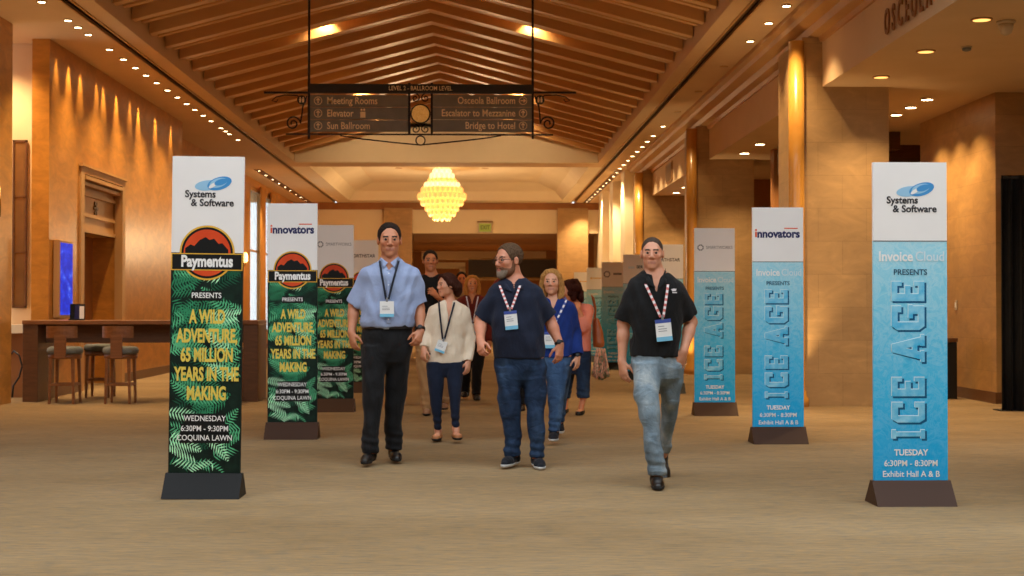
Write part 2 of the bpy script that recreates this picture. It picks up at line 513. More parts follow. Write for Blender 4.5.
# ================================================================== lamps
WARM = (1.0, 0.70, 0.37)
def spot(loc, power, angle=75, blend=0.6, aim=None, radius=0.04, col=WARM):
    l = bpy.data.lights.new('lamp', 'SPOT')
    l.energy = power; l.color = col; l.spot_size = math.radians(angle); l.spot_blend = blend; l.shadow_soft_size = radius
    o = bpy.data.objects.new('lamp_beam', l); C.objects.link(o)
    o.location = loc
    d = Vector(aim) if aim is not None else Vector((0, 0, -1))
    o.rotation_euler = d.to_track_quat('-Z', 'Y').to_euler()
    o['kind'] = 'helper'
    return o
def disc_bm(r, z0, z1, seg=20):
    return lathe(BM(), [(r, z0), (r, z1)], seg)
def down_proto(name, r, lens):
    root = empty(name, (0, 0, 0))
    b = BM()
    ring = []
    for rr, z in ((r, 0), (r * 1.22, 0), (r * 1.22, -.012), (r * 1.0, -.016)):
        ring.append([b.verts.new((rr * math.cos(2 * PI * k / 20), rr * math.sin(2 * PI * k / 20), z)) for k in range(20)])
    for A_, B_ in zip(ring, ring[1:] + ring[:1]):
        for k in range(20): b.faces.new((A_[k], A_[(k + 1) % 20], B_[(k + 1) % 20], B_[k]))
    obj('trim_ring', b, M['trimring'], root, smooth=True)
    obj('lens', disc_bm(r, -.014, -.004), lens, root)
    return root
_used = set()
def down(proto, x, y, z, label, group):
    o = proto if proto.name not in _used else copy_tree(proto)
    if o is proto: _used.add(proto.name)
    o.location = (x, y, z)
    tag(o, label, 'ceiling light', group)
    return o
pr_l = down_proto('recessed_downlight', 0.046, M['lamp'])
LGY = (17.2, 18.3, 18.75, 19.25, 20.35, 21.15, 21.9, 22.6, 23.35, 24.15, 24.95, 25.75, 26.5, 27.3, 28.1, 29.2, 29.7, 30.2, 31.25)
for y in LGY:
    down(pr_l, -5.32, y, ZC, 'small lit downlight in the long row of the ceiling strip above the gold panelled wall', 'downlights above the gold panelled wall')
RGY = (17.2, 18.25, 19.5, 28.7) + tuple(30.3 + k * 1.02 for k in range(8))
pr_r = down_proto('recessed_downlight', 0.05, M['lamp'])
for y in RGY:
    down(pr_r, 3.83, y, ZC, 'small lit downlight in the ceiling strip between the slatted vault and the pilasters', 'downlights above the pilasters')
pr_o = down_proto('recessed_downlight', 0.055, M['lamp_off'])
for y in (21.6, 24.1, 26.6):
    down(pr_o, 3.83, y, ZC, 'unlit downlight in the ceiling strip beside the slatted vault', 'unlit downlights in the ceiling strip')
pr_s = down_proto('lobby_downlight', 0.085, M['lamp_warm'])
for y in (13.5, 15.2, 16.9):
    down(pr_s, 4.92, y, ZS, 'wide amber downlight in the low lobby soffit behind the raised wall letters', 'amber lobby downlights')
pr_t = down_proto('lobby_downlight', 0.075, M['lamp'])
for x, y in ((6.07, 18.7), (6.08, 19.45), (6.1, 20.2)):
    down(pr_t, x, y, ZS, 'round white downlight in the row leading past the bare stone lobby wall', 'white lobby downlights')
pr_u = down_proto('lobby_downlight', 0.085, M['lamp'])
for y in (23.9, 25.3, 32.5, 34.0):
    down(pr_u, 4.86, y, ZS, 'lit downlight in the low soffit between two pilasters deeper down the hall', 'downlights between the pilasters')
pr_f = down_proto('recessed_downlight', 0.04, M['lamp'])
for k in range(11):
    down(pr_f, 3.87, 38.6 + k * 1.05, ZC, 'tiny lit downlight in the dark strip running to the far end, opposite the windows', 'far strip lights opposite the windows')
pr_g = down_proto('recessed_downlight', 0.04, M['lamp'])
for k in range(9):
    down(pr_g, -5.95, 38.3 + k * 1.3, ZC, 'tiny lit downlight in the far ceiling strip above the windows', 'far strip lights above the windows')
for xs, x0 in ((3.87, 3.77), (-5.95, -6.05)):
    b = BM(); box(b, x0, x0 + .2, 38, 50, ZC - .003, ZC + .01)
    struct('trim_lamp_strip', b, M['slot'])
pr_v = down_proto('recessed_downlight', 0.09, M['lamp_off'])
for x, y in ((-2.4, 43.0), (0.25, 43.0)):
    down(pr_v, x, y, zt, 'small unlit round fitting in the pale tray ceiling beside the chandelier', 'fittings in the tray ceiling')

K = 2.8
pr_w = down_proto('recessed_downlight', 0.05, M['lamp'])  # added lamp and fitting, there to brighten the recess
down(pr_w, -6.75, 19.2, ZC, 'single fill light added over the pale recess behind the gold pillar', None)
spot((-6.75, 19.2, ZC - .03), 260, 110, .8, (0, .2, -1))
for y, e in ((19.9, .5), (20.5, 1), (21.1, .8), (22.0, .6), (22.4, 1), (23.2, 1.1), (24.1, .6), (24.7, 1.2), (26.0, 1.1), (27.3, .9)):
    spot((-5.845, y, ZC - .03), 50 * K * e, 44, 1.0, (-0.075, 0, -1), 0.03)
for y in LGY[::2]:
    spot((-5.32, y, ZC - .03), 75 * K, 95, 0.8)
for y in RGY:
    spot((3.83, y, ZC - .03), 70 * K, 90, 0.8)
for y in (13.5, 15.2, 16.9, 23.9, 25.3, 32.5, 34.0):
    spot((4.9, y, ZS - .03), 75 * K, 110, 0.8)
for x, y in ((6.07, 18.7), (6.08, 19.45), (6.1, 20.2)):
    spot((x, y, ZS - .03), 55 * K, 90, 0.8, (.25, 0, -1))
for k in range(0, 11, 2):
    spot((3.75, 38.6 + k * 1.05, ZC - .04), 150 * K, 100, 0.8)
for k in range(0, 9, 2):
    spot((-5.95, 38.3 + k * 1.3, ZC - .04), 70 * K, 100, 0.8)
pr_k = down_proto('vault_fill_light', 0.08, M['lamp'])  # added fill lights brighten the floor centre; last pair washes the gable
for y in (15.9, 19.4, 22.9, 26.4, 29.9, 33.4):
    for x in (XM - 1.7, XM + 1.7):
        zv = ZRDG - 1.7 * (ZRDG - ZE) / (XM - VL) + (.33 if y < 33 else -.03)
        down(pr_k, x, y, zv, 'small fill light added between the slats of the vault', 'added fill lights between the vault slats')
        spot((x, y, zv - .04), 38 * K, 120, 0.8, (0, 1.6, -1) if y > 33 else None)
# pilaster uplights / wall lamps
for yp in (17.7, 26.4, 35.0):
    spot((3.85, yp - .6, ZC - .05), 12 * K, 50, 0.8, (.08, .2, -1), 0.05)
M['lamp_dim'] = mat('lamp_lens_frosted', (200, 170, 120), 0.6, emit=(255, 196, 116), estr=.25)
pr_up = down_proto('floor_uplight', 0.055, M['lamp_dim'])
for yp in (17.7, 26.4):
    o = down(pr_up, 3.88, yp - .42, 0.004, 'small round uplight set in the carpet at the foot of a gilt half column', 'floor uplights at the half columns')
    o.rotation_euler = (PI, 0, 0)
    spot((3.88, yp - .42, .06), 46 * K, 60, 0.9, (.12, .3, 1), 0.03)
# cove strips hidden behind the slot lips wash the vault
def area(loc, sx, sy, power, aim, col=WARM):
    l = bpy.data.lights.new('lamp', 'AREA'); l.shape = 'RECTANGLE'; l.size = sx; l.size_y = sy; l.energy = power; l.color = col
    o = bpy.data.objects.new('lamp_cove', l); C.objects.link(o); o.location = loc
    o.rotation_euler = Vector(aim).to_track_quat('-Z', 'Y').to_euler()
    o['kind'] = 'helper'
    return o
world = bpy.data.worlds.new('world'); sc.world = world
world.use_nodes = True
bg = world.node_tree.nodes['Background']
bg.inputs['Color'].default_value = (0.86, 0.94, 1.0, 1)
bg.inputs['Strength'].default_value = 2.05
sc.view_settings.view_transform = 'Standard'
sc.view_settings.look = 'None'
sc.view_settings.gamma = 1.0
sc.view_settings.use_curve_mapping = False
sc.view_settings.exposure = 0.3
sc.cycles.use_denoising = True
sc.cycles.max_bounces = 8
sc.cycles.diffuse_bounces = 5
sc.cycles.sample_clamp_indirect = 6.0
# ================================================================== floor-standing banners
M['bn_white'] = noisy('print_white', (234, 231, 228), (240, 237, 234), 2, 0.5)
M['bn_base_dk'] = mat('banner_base_dark', (16, 14, 13), 0.5, spec=.25)
M['bn_base_br'] = mat('banner_base_brown', (66, 42, 28), 0.5, spec=.25)
M['p_black'] = mat('print_black', (24, 26, 26), 0.5)
M['p_yellow'] = mat('print_yellow', (232, 206, 92), 0.5)
M['p_gold'] = mat('print_gold', (226, 176, 64), 0.5)
M['p_red'] = noisy('print_red', (206, 66, 32), (222, 84, 40), 6, 0.5)
M['p_white'] = mat('print_white_ink', (240, 240, 238), 0.5)
M['p_grey'] = mat('print_grey', (128, 128, 130), 0.5)
M['p_ltgrey'] = mat('print_light_grey', (214, 230, 238), 0.5)
M['p_navy'] = mat('print_navy', (44, 46, 92), 0.5)
M['p_text'] = mat('print_charcoal', (52, 52, 56), 0.5)
M['p_blue'] = mat('print_blue', (70, 146, 206), 0.5)
M['p_sky'] = mat('print_sky', (150, 196, 226), 0.5)
M['p_teal'] = mat('print_slate_blue', (38, 84, 112), 0.5)
M['p_orange'] = mat('print_orange', (226, 92, 50), 0.5)
for i, c in enumerate(((44, 120, 84), (84, 166, 120), (160, 214, 174), (26, 78, 56))):
    M['fern%d' % i] = noisy('print_fern_green', c, tuple(int(v * 1.25) for v in c), 30, 0.5)
M['jungle'] = noisy('print_jungle', (9, 20, 17), (20, 44, 34), 14, 0.6)
m = mat('print_ice', (90, 180, 220), 0.45); t = NT(m)
tc = t.t.nodes.new('ShaderNodeTexCoord'); sx_ = t.t.nodes.new('ShaderNodeSeparateXYZ'); t.l(tc.outputs['Object'], sx_.inputs[0])
mr = t.t.nodes.new('ShaderNodeMapRange'); mr.inputs['From Min'].default_value = .14; mr.inputs['From Max'].default_value = 1.75
t.l(sx_.outputs['Z'], mr.inputs['Value'])
base = t.ramp(mr.outputs['Result'], [(0.0, (8, 166, 230)), (0.4, (50, 184, 232)), (0.75, (120, 204, 232)), (1.0, (156, 216, 234))])
v = t.coord('Object', (1, 1, 1.0), rot=(0, .6, 0))
n1 = t.noise(v, 8.5, 9, 0.72, 1.2); n2 = t.noise(t.coord('Object', (1, 1, .7)), 22, 6, 0.75, 0.8)
w1 = t.ramp(n1, [(0.42, (0, 0, 0)), (0.5, (190, 190, 190)), (0.55, (40, 40, 40)), (0.66, (150, 150, 150))])
w2 = t.ramp(n2, [(0.5, (0, 0, 0)), (0.78, (150, 150, 150))])
hg_ = t.ramp(mr.outputs['Result'], [(0.0, (90, 90, 90)), (0.5, (170, 170, 170)), (1.0, (245, 245, 245))])
w1 = t.mix(w1, hg_, 1.0, 'MULTIPLY'); w2 = t.mix(w2, hg_, 1.0, 'MULTIPLY')
c = t.mix(base, (206, 232, 240), w1); c = t.mix(c, (226, 242, 246), w2)
w3 = t.ramp(n1, [(0.24, (170, 170, 170)), (0.4, (0, 0, 0))])
c = t.mix(c, (26, 118, 176), w3)
t.color(c); M['ice'] = m
M['ice_letter'] = noisy('print_ice_letter', (64, 180, 228), (150, 214, 238), 14, 0.45)
M['ice_hi'] = mat('print_ice_shine', (206, 232, 240), 0.45)
M['ice_lo'] = mat('print_ice_edge', (24, 92, 138), 0.45)

def flat(bm, poly, y, mi=0):
    """a polygon in the (x,z) plane facing -y"""
    f = bm.faces.new([bm.verts.new((x, y, z)) for x, z in poly]); f.material_index = mi
    return f
def disc_poly(cx, cz, r, n=40, a0=0, a1=2 * PI, rz=None, tilt=0.0):
    rz = rz or r
    out = []
    for k in range(n):
        a = a0 + (a1 - a0) * k / (n if abs(a1 - a0 - 2 * PI) < 1e-6 else n - 1)
        x, z = r * math.cos(a), rz * math.sin(a)
        out.append((cx + x * math.cos(tilt) - z * math.sin(tilt), cz + x * math.sin(tilt) + z * math.cos(tilt)))
    return out
def slab(name, polys, y, mats, parent, th=0.0012):
    """thin printed shapes: each polygon a sliver of ink standing proud of the board"""
    b = BM()
    for q in polys:
        poly, mi, dy = (q + (0, 0.0))[:3] if len(q) == 2 and isinstance(q[1], int) is False else (q[0], q[1], q[2] if len(q) > 2 else 0.0)
        prism(b, poly, 'y', y - dy - th, y - dy, mi)
    return obj(name, b, mats, parent)

for k_ in list(M):
    if k_.startswith(('p_', 'fern', 'jungle', 'ice', 'bn_')):
        M[k_].node_tree.nodes['Principled BSDF'].inputs['Specular IOR Level'].default_value = .2
HW = 0.237        # half width
def frond(b, x, z, ang, L, mi, depth, x0, x1, z0, z1, bend):
    n = max(9, int(L / .019))
    px, pz, a = x, z, ang
    for k in range(n):
        s = (k + .5) / n
        a += bend / n
        px += math.cos(a) * L / n; pz += math.sin(a) * L / n
        ll = L * .3 * (math.sin(PI * min(1, .15 + s * .85)) ** .7) * (1 - s * .3)
        for side in (-1, 1):
            la = a + side * (1.15 - .35 * s)
            w = L / n * .5
            tx, tz = px + math.cos(la) * ll, pz + math.sin(la) * ll
            mx, mz = px + math.cos(la) * ll * .4, pz + math.sin(la) * ll * .4
            nx, nz = -math.sin(la) * w * .5, math.cos(la) * w * .5
            q = [(px + nx * .5, pz + nz * .5), (mx + nx, mz + nz), (tx, tz), (mx - nx, mz - nz), (px - nx * .5, pz - nz * .5)]
            if all(x0 < u < x1 and z0 < w_ < z1 for u, w_ in q):
                f = flat(b, q, -0.0155 - depth, mi); f.normal_update()
                if f.normal.y > 0: f.normal_flip()
def fern_mesh():
    b = BM(); r = random.Random(5)
    for i in range(84):
        x = r.uniform(-.27, .27); z = r.uniform(.16, 1.6)
        left = r.random() < .5
        ang = r.uniform(-.5, .7) if left else r.uniform(2.45, 3.65)
        mi = 3 if i < 20 else (0 if i < 46 else (1 if i < 72 else 2))
        frond(b, x - (.12 if left else -.12), z, ang, r.uniform(.19, .31), mi, (i + 1) * 2e-5, -HW + .001, HW - .001, .155, 1.6, r.uniform(-.7, .7))
    me = bpy.data.meshes.new('fern_print'); b.to_mesh(me); b.free()
    for i in range(4): me.materials.append(M['fern%d' % i])
    return me
FERN = fern_mesh()
def board_bm(zs, y0=-.015, y1=.015):
    b = BM()
    box(b, -HW, HW, y0, y1, .14, zs, 1); box(b, -HW, HW, y0, y1, zs, 2.255, 0)
    return b
def tent_bm():
    b = BM()
    prism(b, [(-.15, 0), (.15, 0), (.022, .155), (-.022, .155)], 'x', -.253, .253)
    return b

def head_systems(parent):
    def e(cx, cz, r, rz, tilt, n=32, a0=0.0, a1=2 * PI): return disc_poly(cx, cz, r, n, a0, a1, rz, tilt)
    slab('swoosh_logo', [(e(-.005, 2.062, .083, .034, .12), 1, .0), (e(.075, 2.076, .083, .042, .3), 0, .0003), (e(.068, 2.08, .06, .03, .3), 1, .0006),
                         (e(.03, 2.062, .03, .012, .6), 2, .0009), (e(.085, 2.085, .045, .02, .3), 0, .0013)], -.0152, [M['p_blue'], M['p_sky'], M['bn_white']], parent)
    text('lettering', 'Systems', M['p_text'], parent, (-.05, -.0165, 2.003), .066, .95, .0016)
    text('lettering', '& Software', M['p_text'], parent, (.03, -.0165, 1.945), .066, .95, .0016)
def head_innovators(parent):
    text('lettering', 'nnovators', M['p_navy'], parent, (.006, -.0155, 2.0), .106, .92, .0042)
    slab('initial_lettering', [([(-.212, 1.97), (-.195, 1.97), (-.195, 2.022), (-.212, 2.022)], 0), ([(-.212, 2.03), (-.195, 2.03), (-.195, 2.047), (-.212, 2.047)], 0)], -.0152, [M['p_orange']], parent)
    slab('over_line', [([(.06, 2.05), (.185, 2.05), (.185, 2.06), (.06, 2.06)], 0)], -.0152, [M['p_orange']], parent)
def ring_logo(parent, x, z, r):
    b = BM()
    for k in range(8):
        a0, a1 = k * PI / 4 + .06, (k + 1) * PI / 4 - .06
        prism(b, disc_poly(x, z, r, 6, a0, a1) + disc_poly(x, z, r * .62, 6, a1, a0), 'y', -.0165, -.0152)
    obj('ring_logo', b, M['p_grey'], parent)
def head_smart(parent):
    ring_logo(parent, -.165, 2.02, .038)
    text('lettering', 'SMARTWORKS', M['p_grey'], parent, (.055, -.0155, 2.02), .054, .86)
def head_north(parent):
    text('lettering', 'NORTHSTAR', M['p_text'], parent, (.0, -.0155, 2.02), .07, .92, .001)
def head_block(parent):
    text('lettering', 'SER', M['p_teal'], parent, (.05, -.0155, 2.03), .075, .95, .002)
    slab('side_mark', [([(-.15, 2.0), (-.04, 2.0), (-.04, 2.04), (-.15, 2.04)], 0)], -.0152, [M['p_ltgrey']], parent)
def head_ring(parent):
    ring_logo(parent, -.13, 2.0, .07)
    slab('side_mark', [([(.0, 1.985), (.17, 1.985), (.17, 2.03), (.0, 2.03)], 0)], -.0152, [M['p_grey']], parent)
def head_line(parent):
    slab('side_mark', [([(-.15, 1.985), (-.11, 1.985), (-.11, 2.025), (-.15, 2.025)], 0), ([(-.09, 1.995), (.16, 1.995), (.16, 2.015), (-.09, 2.015)], 0)], -.0152, [M['p_gold']], parent)

def zL(y): return CAMH - (y - 308) * .00668
def jungle_banner(loc, base_m, head, label, rotz=0.0, lean=0.0):
    root = empty('banner_stand', loc, label, 'banner', 'jungle print banners', rotz)
    obj('base', tent_bm(), base_m, root)
    bd = obj('board', board_bm(1.615), [M['bn_white'], M['jungle']], root)
    link('fern_print', FERN, None, bd)
    head(bd)
    # round emblem: gold ring, red disc with a plain ridge line, black name band
    z0 = zL(253.5)
    slab('round_emblem', [(disc_poly(0, z0, .182, 48), 0, .0010), (disc_poly(0, z0, .17, 48), 1, .0013), (disc_poly(0, z0, .155, 48), 2, .0016),
         ([(-.145, z0 - .03), (-.145, z0 + .03), (-.11, z0 + .055), (-.085, z0 + .045), (-.05, z0 + .085), (-.01, z0 + .105), (.015, z0 + .085), (.045, z0 + .095), (.075, z0 + .06), (.1, z0 + .065), (.14, z0 + .02), (.14, z0 - .03)], 1, .0019)],
         -.0152, [M['p_gold'], M['p_black'], M['p_red']], bd)
    band = [(-.236, zL(271)), (.236, zL(271)), (.236, zL(254)), (-.236, zL(254))]
    inn = [(-.229, zL(270)), (.229, zL(270)), (.229, zL(255)), (-.229, zL(255))]
    slab('name_band', [(band, 0, .0022), (inn, 1, .0025)], -.0152, [M['p_gold'], M['p_black']], bd)
    text('lettering', 'Paymentus', M['p_white'], bd, (0, -.0185, zL(262.3)), .104, .76, .0042)
    slab('text_plate', [([(-.1, zL(301)), (.1, zL(301)), (.1, zL(291)), (-.1, zL(291))], 0, .001)], -.0165, [M['p_black']], bd)
    text('lettering', 'PRESENTS', M['p_white'], bd, (0, -.0185, zL(296)), .05, .9, .0008)
    for s, y in (('A WILD', 317.5), ('ADVENTURE,', 336.5), ('65 MILLION', 355.5), ('YEARS IN THE', 374.5), ('MAKING', 393.5)):
        text('headline_lettering', s, M['p_yellow'], bd, (.008, -.019, zL(y)), .124, .545, .0046)
    for s, y, w in (('WEDNESDAY', 418, .135), ('6:30PM - 9:30PM', 428, .16), ('COQUINA LAWN', 437.2, .165)):
        slab('text_plate', [([(-w, zL(y + 5)), (w, zL(y + 5)), (w, zL(y - 5)), (-w, zL(y - 5))], 0, .001)], -.0165, [M['p_black']], bd)
        text('lettering', s, M['p_white'], bd, (0, -.0185, zL(y)), .052, .88, .0006)
    root.rotation_euler.y = lean
    return root

# slab-serif letters for the upright ice title, drawn as strokes in a 1 x 1.35 cell
def stroke(x0, z0, x1, z1, w):
    d = math.hypot(x1 - x0, z1 - z0); nx, nz = -(z1 - z0) / d * w / 2, (x1 - x0) / d * w / 2
    return [(x0 + nx, z0 + nz), (x1 + nx, z1 + nz), (x1 - nx, z1 - nz), (x0 - nx, z0 - nz)]
def rect(x0, z0, x1, z1): return [(x0, z0), (x1, z0), (x1, z1), (x0, z1)]
GL = {
    'I': [rect(.32, 0, .62, 1.35), rect(.16, 0, .78, .17), rect(.16, 1.18, .78, 1.35)],
    'C': [rect(.08, .22, .36, 1.13), rect(.22, 0, .86, .25), rect(.22, 1.1, .86, 1.35), [(.08, .22), (.22, 0), (.36, .22)], [(.08, 1.13), (.36, 1.13), (.22, 1.35)], rect(.72, .9, .94, 1.35), rect(.72, 0, .94, .4)],
    'E': [rect(.1, 0, .4, 1.35), rect(.1, 0, .92, .24), rect(.1, 1.11, .92, 1.35), rect(.3, .57, .74, .79), rect(.74, 0, .92, .42), rect(.74, .93, .92, 1.35)],
    'A': [[(.06, 0), (.34, 0), (.64, 1.35), (.36, 1.35)], [(.66, 0), (.96, 0), (.66, 1.35), (.4, 1.35)], rect(.28, .3, .76, .5), rect(0, 0, .42, .16), rect(.6, 0, 1.02, .16)],
    'G': [rect(.08, .22, .36, 1.13), rect(.22, 0, .86, .25), rect(.22, 1.1, .86, 1.35), [(.08, .22), (.22, 0), (.36, .22)], [(.08, 1.13), (.36, 1.13), (.22, 1.35)], rect(.72, .95, .94, 1.35), rect(.66, 0, .94, .6), rect(.5, .48, .98, .66)],
}
def zR(y): return CAMH - (y - 308) * .00643
def ice_title(parent):
    # each letter: (character, y where the letter starts (bottom), y where it ends)
    for ch, ya, yb in (('I', 438, 423.5), ('C', 421, 397), ('E', 394.5, 371), ('A', 357, 329.5), ('G', 326.5, 298), ('E', 297, 272.5)):
        za, zb = zR(ya), zR(yb)
        xa, xb = .09, -.122                 # letter base to letter top (turned a quarter turn)
        def T(q, ox=0, oz=0, k=1.0):
            out = []
            for u, v_ in q:
                u = (u - .5) * k + .5; v_ = (v_ - .675) * k + .675
                out.append((xa + (xb - xa) * v_ / 1.35 + ox, za + (zb - za) * u + oz))
            return out
        def zz(i): return i * 1.2e-4
        def grow(q, g):
            cx = sum(p[0] for p in q) / len(q); cz = sum(p[1] for p in q) / len(q)
            return [(x + (g if x > cx else -g), z + (g if z > cz else -g)) for x, z in q]
        b = BM()
        for i, q in enumerate(GL[ch]):
            prism(b, grow(T(q, .010, -.010), .003), 'y', -.0156 - zz(i), -.0152, 0)
            prism(b, grow(T(q, -.003, .004), .0015), 'y', -.0166 - zz(i), -.0153 - zz(i) * .3, 1)
            prism(b, T(q), 'y', -.0177 - zz(i), -.0154 - zz(i) * .3, 2)
        obj('title_lettering', b, [M['ice_lo'], M['ice_hi'], M['ice_letter']], parent)
def ice_banner(loc, base_m, head, label, rotz=0.0):
    root = empty('banner_stand', loc, label, 'banner', 'ice print banners', rotz)
    root.scale.z = .968
    obj('base', tent_bm(), base_m, root)
    bd = obj('board', board_bm(1.735), [M['bn_white'], M['ice']], root)
    slab('header_edge', [([(-HW, 1.73), (HW, 1.73), (HW, 1.737), (-HW, 1.737)], 0, 0.0)], -.0152, [M['p_grey']], bd)
    head(bd)
    text('lettering', 'Invoice', M['p_white'], bd, (-.205, -.0165, zR(249)), .092, .84, .0022, align='LEFT')
    text('lettering', 'Cloud', M['p_ltgrey'], bd, (.03, -.0165, zR(249)), .092, .84, .0004, align='LEFT')
    text('lettering', 'PRESENTS', M['p_teal'], bd, (0, -.0165, zR(265)), .052, .95, .0008)
    ice_title(bd)
    for s, y, bo in (('TUESDAY', 450, .0014), ('6:30PM - 8:30PM', 461, .0006), ('Exhibit Hall A & B', 472, .0006)):
        text('lettering', s, M['p_white'], bd, (0, -.0165, zR(y)), .056, .9, bo)
    return root

jungle_banner((-1.808, 9.35, 0.002), M['bn_base_dk'], head_systems, 'tall green jungle banner with blue swoosh logo on its white header and near-black base', lean=.011)
jungle_banner((-1.77, 13.5, 0), M['bn_base_br'], head_innovators, 'tall green jungle banner with navy and orange wordmark header, second along the stools side')
jungle_banner((-1.73, 17.0, 0), M['bn_base_br'], head_smart, 'green jungle banner with a grey ring logo, behind the light blue shirt man\'s shoulder')
jungle_banner((-1.70, 20.8, 0), M['bn_base_br'], head_north, 'jungle banner half hidden behind the man in light blue, dark capitals on its header')
ice_banner((2.77, 8.9, 0), M['bn_base_br'], head_systems, 'tall icy blue banner with blue swoosh logo on its white header, nearest the black drape')
ice_banner((2.79, 12.93, 0), M['bn_base_br'], head_innovators, 'tall icy blue banner with navy and orange wordmark, in front of the gilt half column')
ice_banner((2.775, 16.3, 0), M['bn_base_br'], head_smart, 'tall icy blue banner with small grey ring logo and capitals, behind man in black polo')
ice_banner((2.79, 20.5, 0), M['bn_base_dk'], head_north, 'icy blue banner with dark capitals on a tan header, behind black polo man\'s shoulder')
ice_banner((2.79, 24.4, 0), M['bn_base_dk'], head_block, 'icy blue banner whose blocky blue header letters show beside the black polo man\'s cheek')
ice_banner((2.77, 28.4, 0), M['bn_base_dk'], head_ring, 'icy blue banner with a large ring logo, beside the one with blocky blue letters')
ice_banner((2.78, 32.4, 0), M['bn_base_dk'], head_line, 'icy blue banner with an orange-lit header and thin line mark, far down the row')
ice_banner((2.76, 36.4, 0), M['bn_base_dk'], head_line, 'last icy blue banner of the row, smallest, by the far stone pier')
# ================================================================== hanging direction sign
M['iron'] = mat('wrought_iron', (34, 26, 20), 0.5, metal=0.3)
M['sgn'] = noisy('sign_slate', (122, 114, 100), (134, 124, 108), 6, 0.55)
M['sgn_dk'] = mat('sign_header', (36, 28, 22), 0.5)
M['sgn_txt'] = mat('sign_gold_text', (255, 222, 168), 0.5)
M['sun'] = noisy('sun_medallion', (214, 150, 60), (236, 186, 96), 30, 0.35, emit=(255, 190, 90), estr=0.12)
SD = 19.0
sign = empty('hanging_sign', P(420.5, 114, SD), 'dark iron direction sign hanging from the slatted vault on two rods', 'sign')
so = Vector(sign.location)
def S(px, py, dy=0.0):
    v = P(px, py, SD) - so
    return Vector((v.x, dy, v.z))
def sbox(bm, px0, py0, px1, py1, d0, d1, mi=0):
    a, c = S(px0, py0), S(px1, py1)
    return box(bm, min(a.x, c.x), max(a.x, c.x), d0, d1, min(a.z, c.z), max(a.z, c.z), mi)
hb = obj('header_board', sbox(BM(), 309, 84, 533, 94, -.03, .03), M['sgn_dk'], sign)
text('lettering', 'LEVEL 2 - BALLROOM LEVEL', M['sgn_txt'], hb, S(420.5, 88.8, -.033), .085, .82, .001)
rows = ((101.0, 'Meeting Rooms', 'Osceola Ballroom'), (113.5, 'Elevator', 'Escalator to Mezzanine'), (126.0, 'Sun Ballroom', 'Bridge to Hotel'))
def arrow_icon(parent, px, py, ang):
    b = BM(); c = S(px, py, -.027); r = .056
    for k in range(20):
        a0, a1 = k * PI / 10, (k + 1) * PI / 10
        q = [(r * math.cos(a0), r * math.sin(a0)), (r * math.cos(a1), r * math.sin(a1)), (r * .84 * math.cos(a1), r * .84 * math.sin(a1)), (r * .84 * math.cos(a0), r * .84 * math.sin(a0))]
        prism(b, [(c.x + u, c.z + v_) for u, v_ in q], 'y', c.y - .004, c.y)
    def rot(u, v_): return (c.x + u * math.cos(ang) - v_ * math.sin(ang), c.z + u * math.sin(ang) + v_ * math.cos(ang))
    for q in (rect(-.007, -.036, .007, .034), [(0, .042), (-.03, .008), (-.018, .002), (0, .022)], [(0, .042), (0, .022), (.018, .002), (.03, .008)]):
        prism(b, [rot(u, v_) for u, v_ in q], 'y', c.y - .004, c.y)
    return obj('arrow_icon', b, M['sgn_txt'], parent)
for (py, lt, rt), ang in zip(rows, (-PI / 2, 0, 0)):
    pl = obj('sign_panel', sbox(BM(), 310.5, py - 6.0, 408, py + 6.0, -.022, .022), M['sgn'], sign)
    text('lettering', lt, M['sgn_txt'], pl, S(327, py + .2, -.025), .135, .80, .0016, align='LEFT')
    arrow_icon(pl, 318.3, py, 0)
    if lt == 'Elevator':
        b = BM(); c = S(363, py, 0)
        for q in (rect(-.035, -.06, .035, .02), rect(-.03, .035, -.006, .06), rect(.006, .035, .03, .06)):
            prism(b, [(c.x + u, c.z + v_) for u, v_ in q], 'y', -.027, -.022)
        obj('lift_icon', b, M['sgn_txt'], pl)
    pr = obj('sign_panel', sbox(BM(), 433, py - 6.0, 531.5, py + 6.0, -.022, .022), M['sgn'], sign)
    text('lettering', rt, M['sgn_txt'], pr, S(515.5, py + .2, -.025), .135, .80, .0016, align='RIGHT')
    arrow_icon(pr, 523, py, ang)
for px in (309, 409.3, 431.8, 532.7):
    b = BM(); sbox(b, px - 1.1, 83 if px in (409.3, 431.8) else 82, px + 1.1, 135 if px in (409.3, 431.8) else 139, -.02, .02)
    obj('post', b, M['iron'], sign)
for x0, x1, y0, y1 in ((264, 310, 91.6, 93.6), (532, 576, 91.6, 93.6), (286, 553, 133.4, 135.6)):
    obj('rail', sbox(BM(), x0, y0, x1, y1, -.018, .018), M['iron'], sign)
for px in (309, 532.7):
    top = Vector((S(px, 84).x, 0, ZRDG - .35 - so.z))
    obj('hanger_rod', tube(BM(), [S(px, 84), top], .016, 8), M['iron'], sign)
def spiral(cx, cy, r, turns, a0, sgn, tail=()):
    pts = []
    for k in range(40):
        s = k / 39; a = a0 + sgn * turns * 2 * PI * s
        pts.append(S(cx + r * (1 - s * .8) * math.cos(a), cy - r * (1 - s * .8) * math.sin(a)))
    return list(tail) + pts
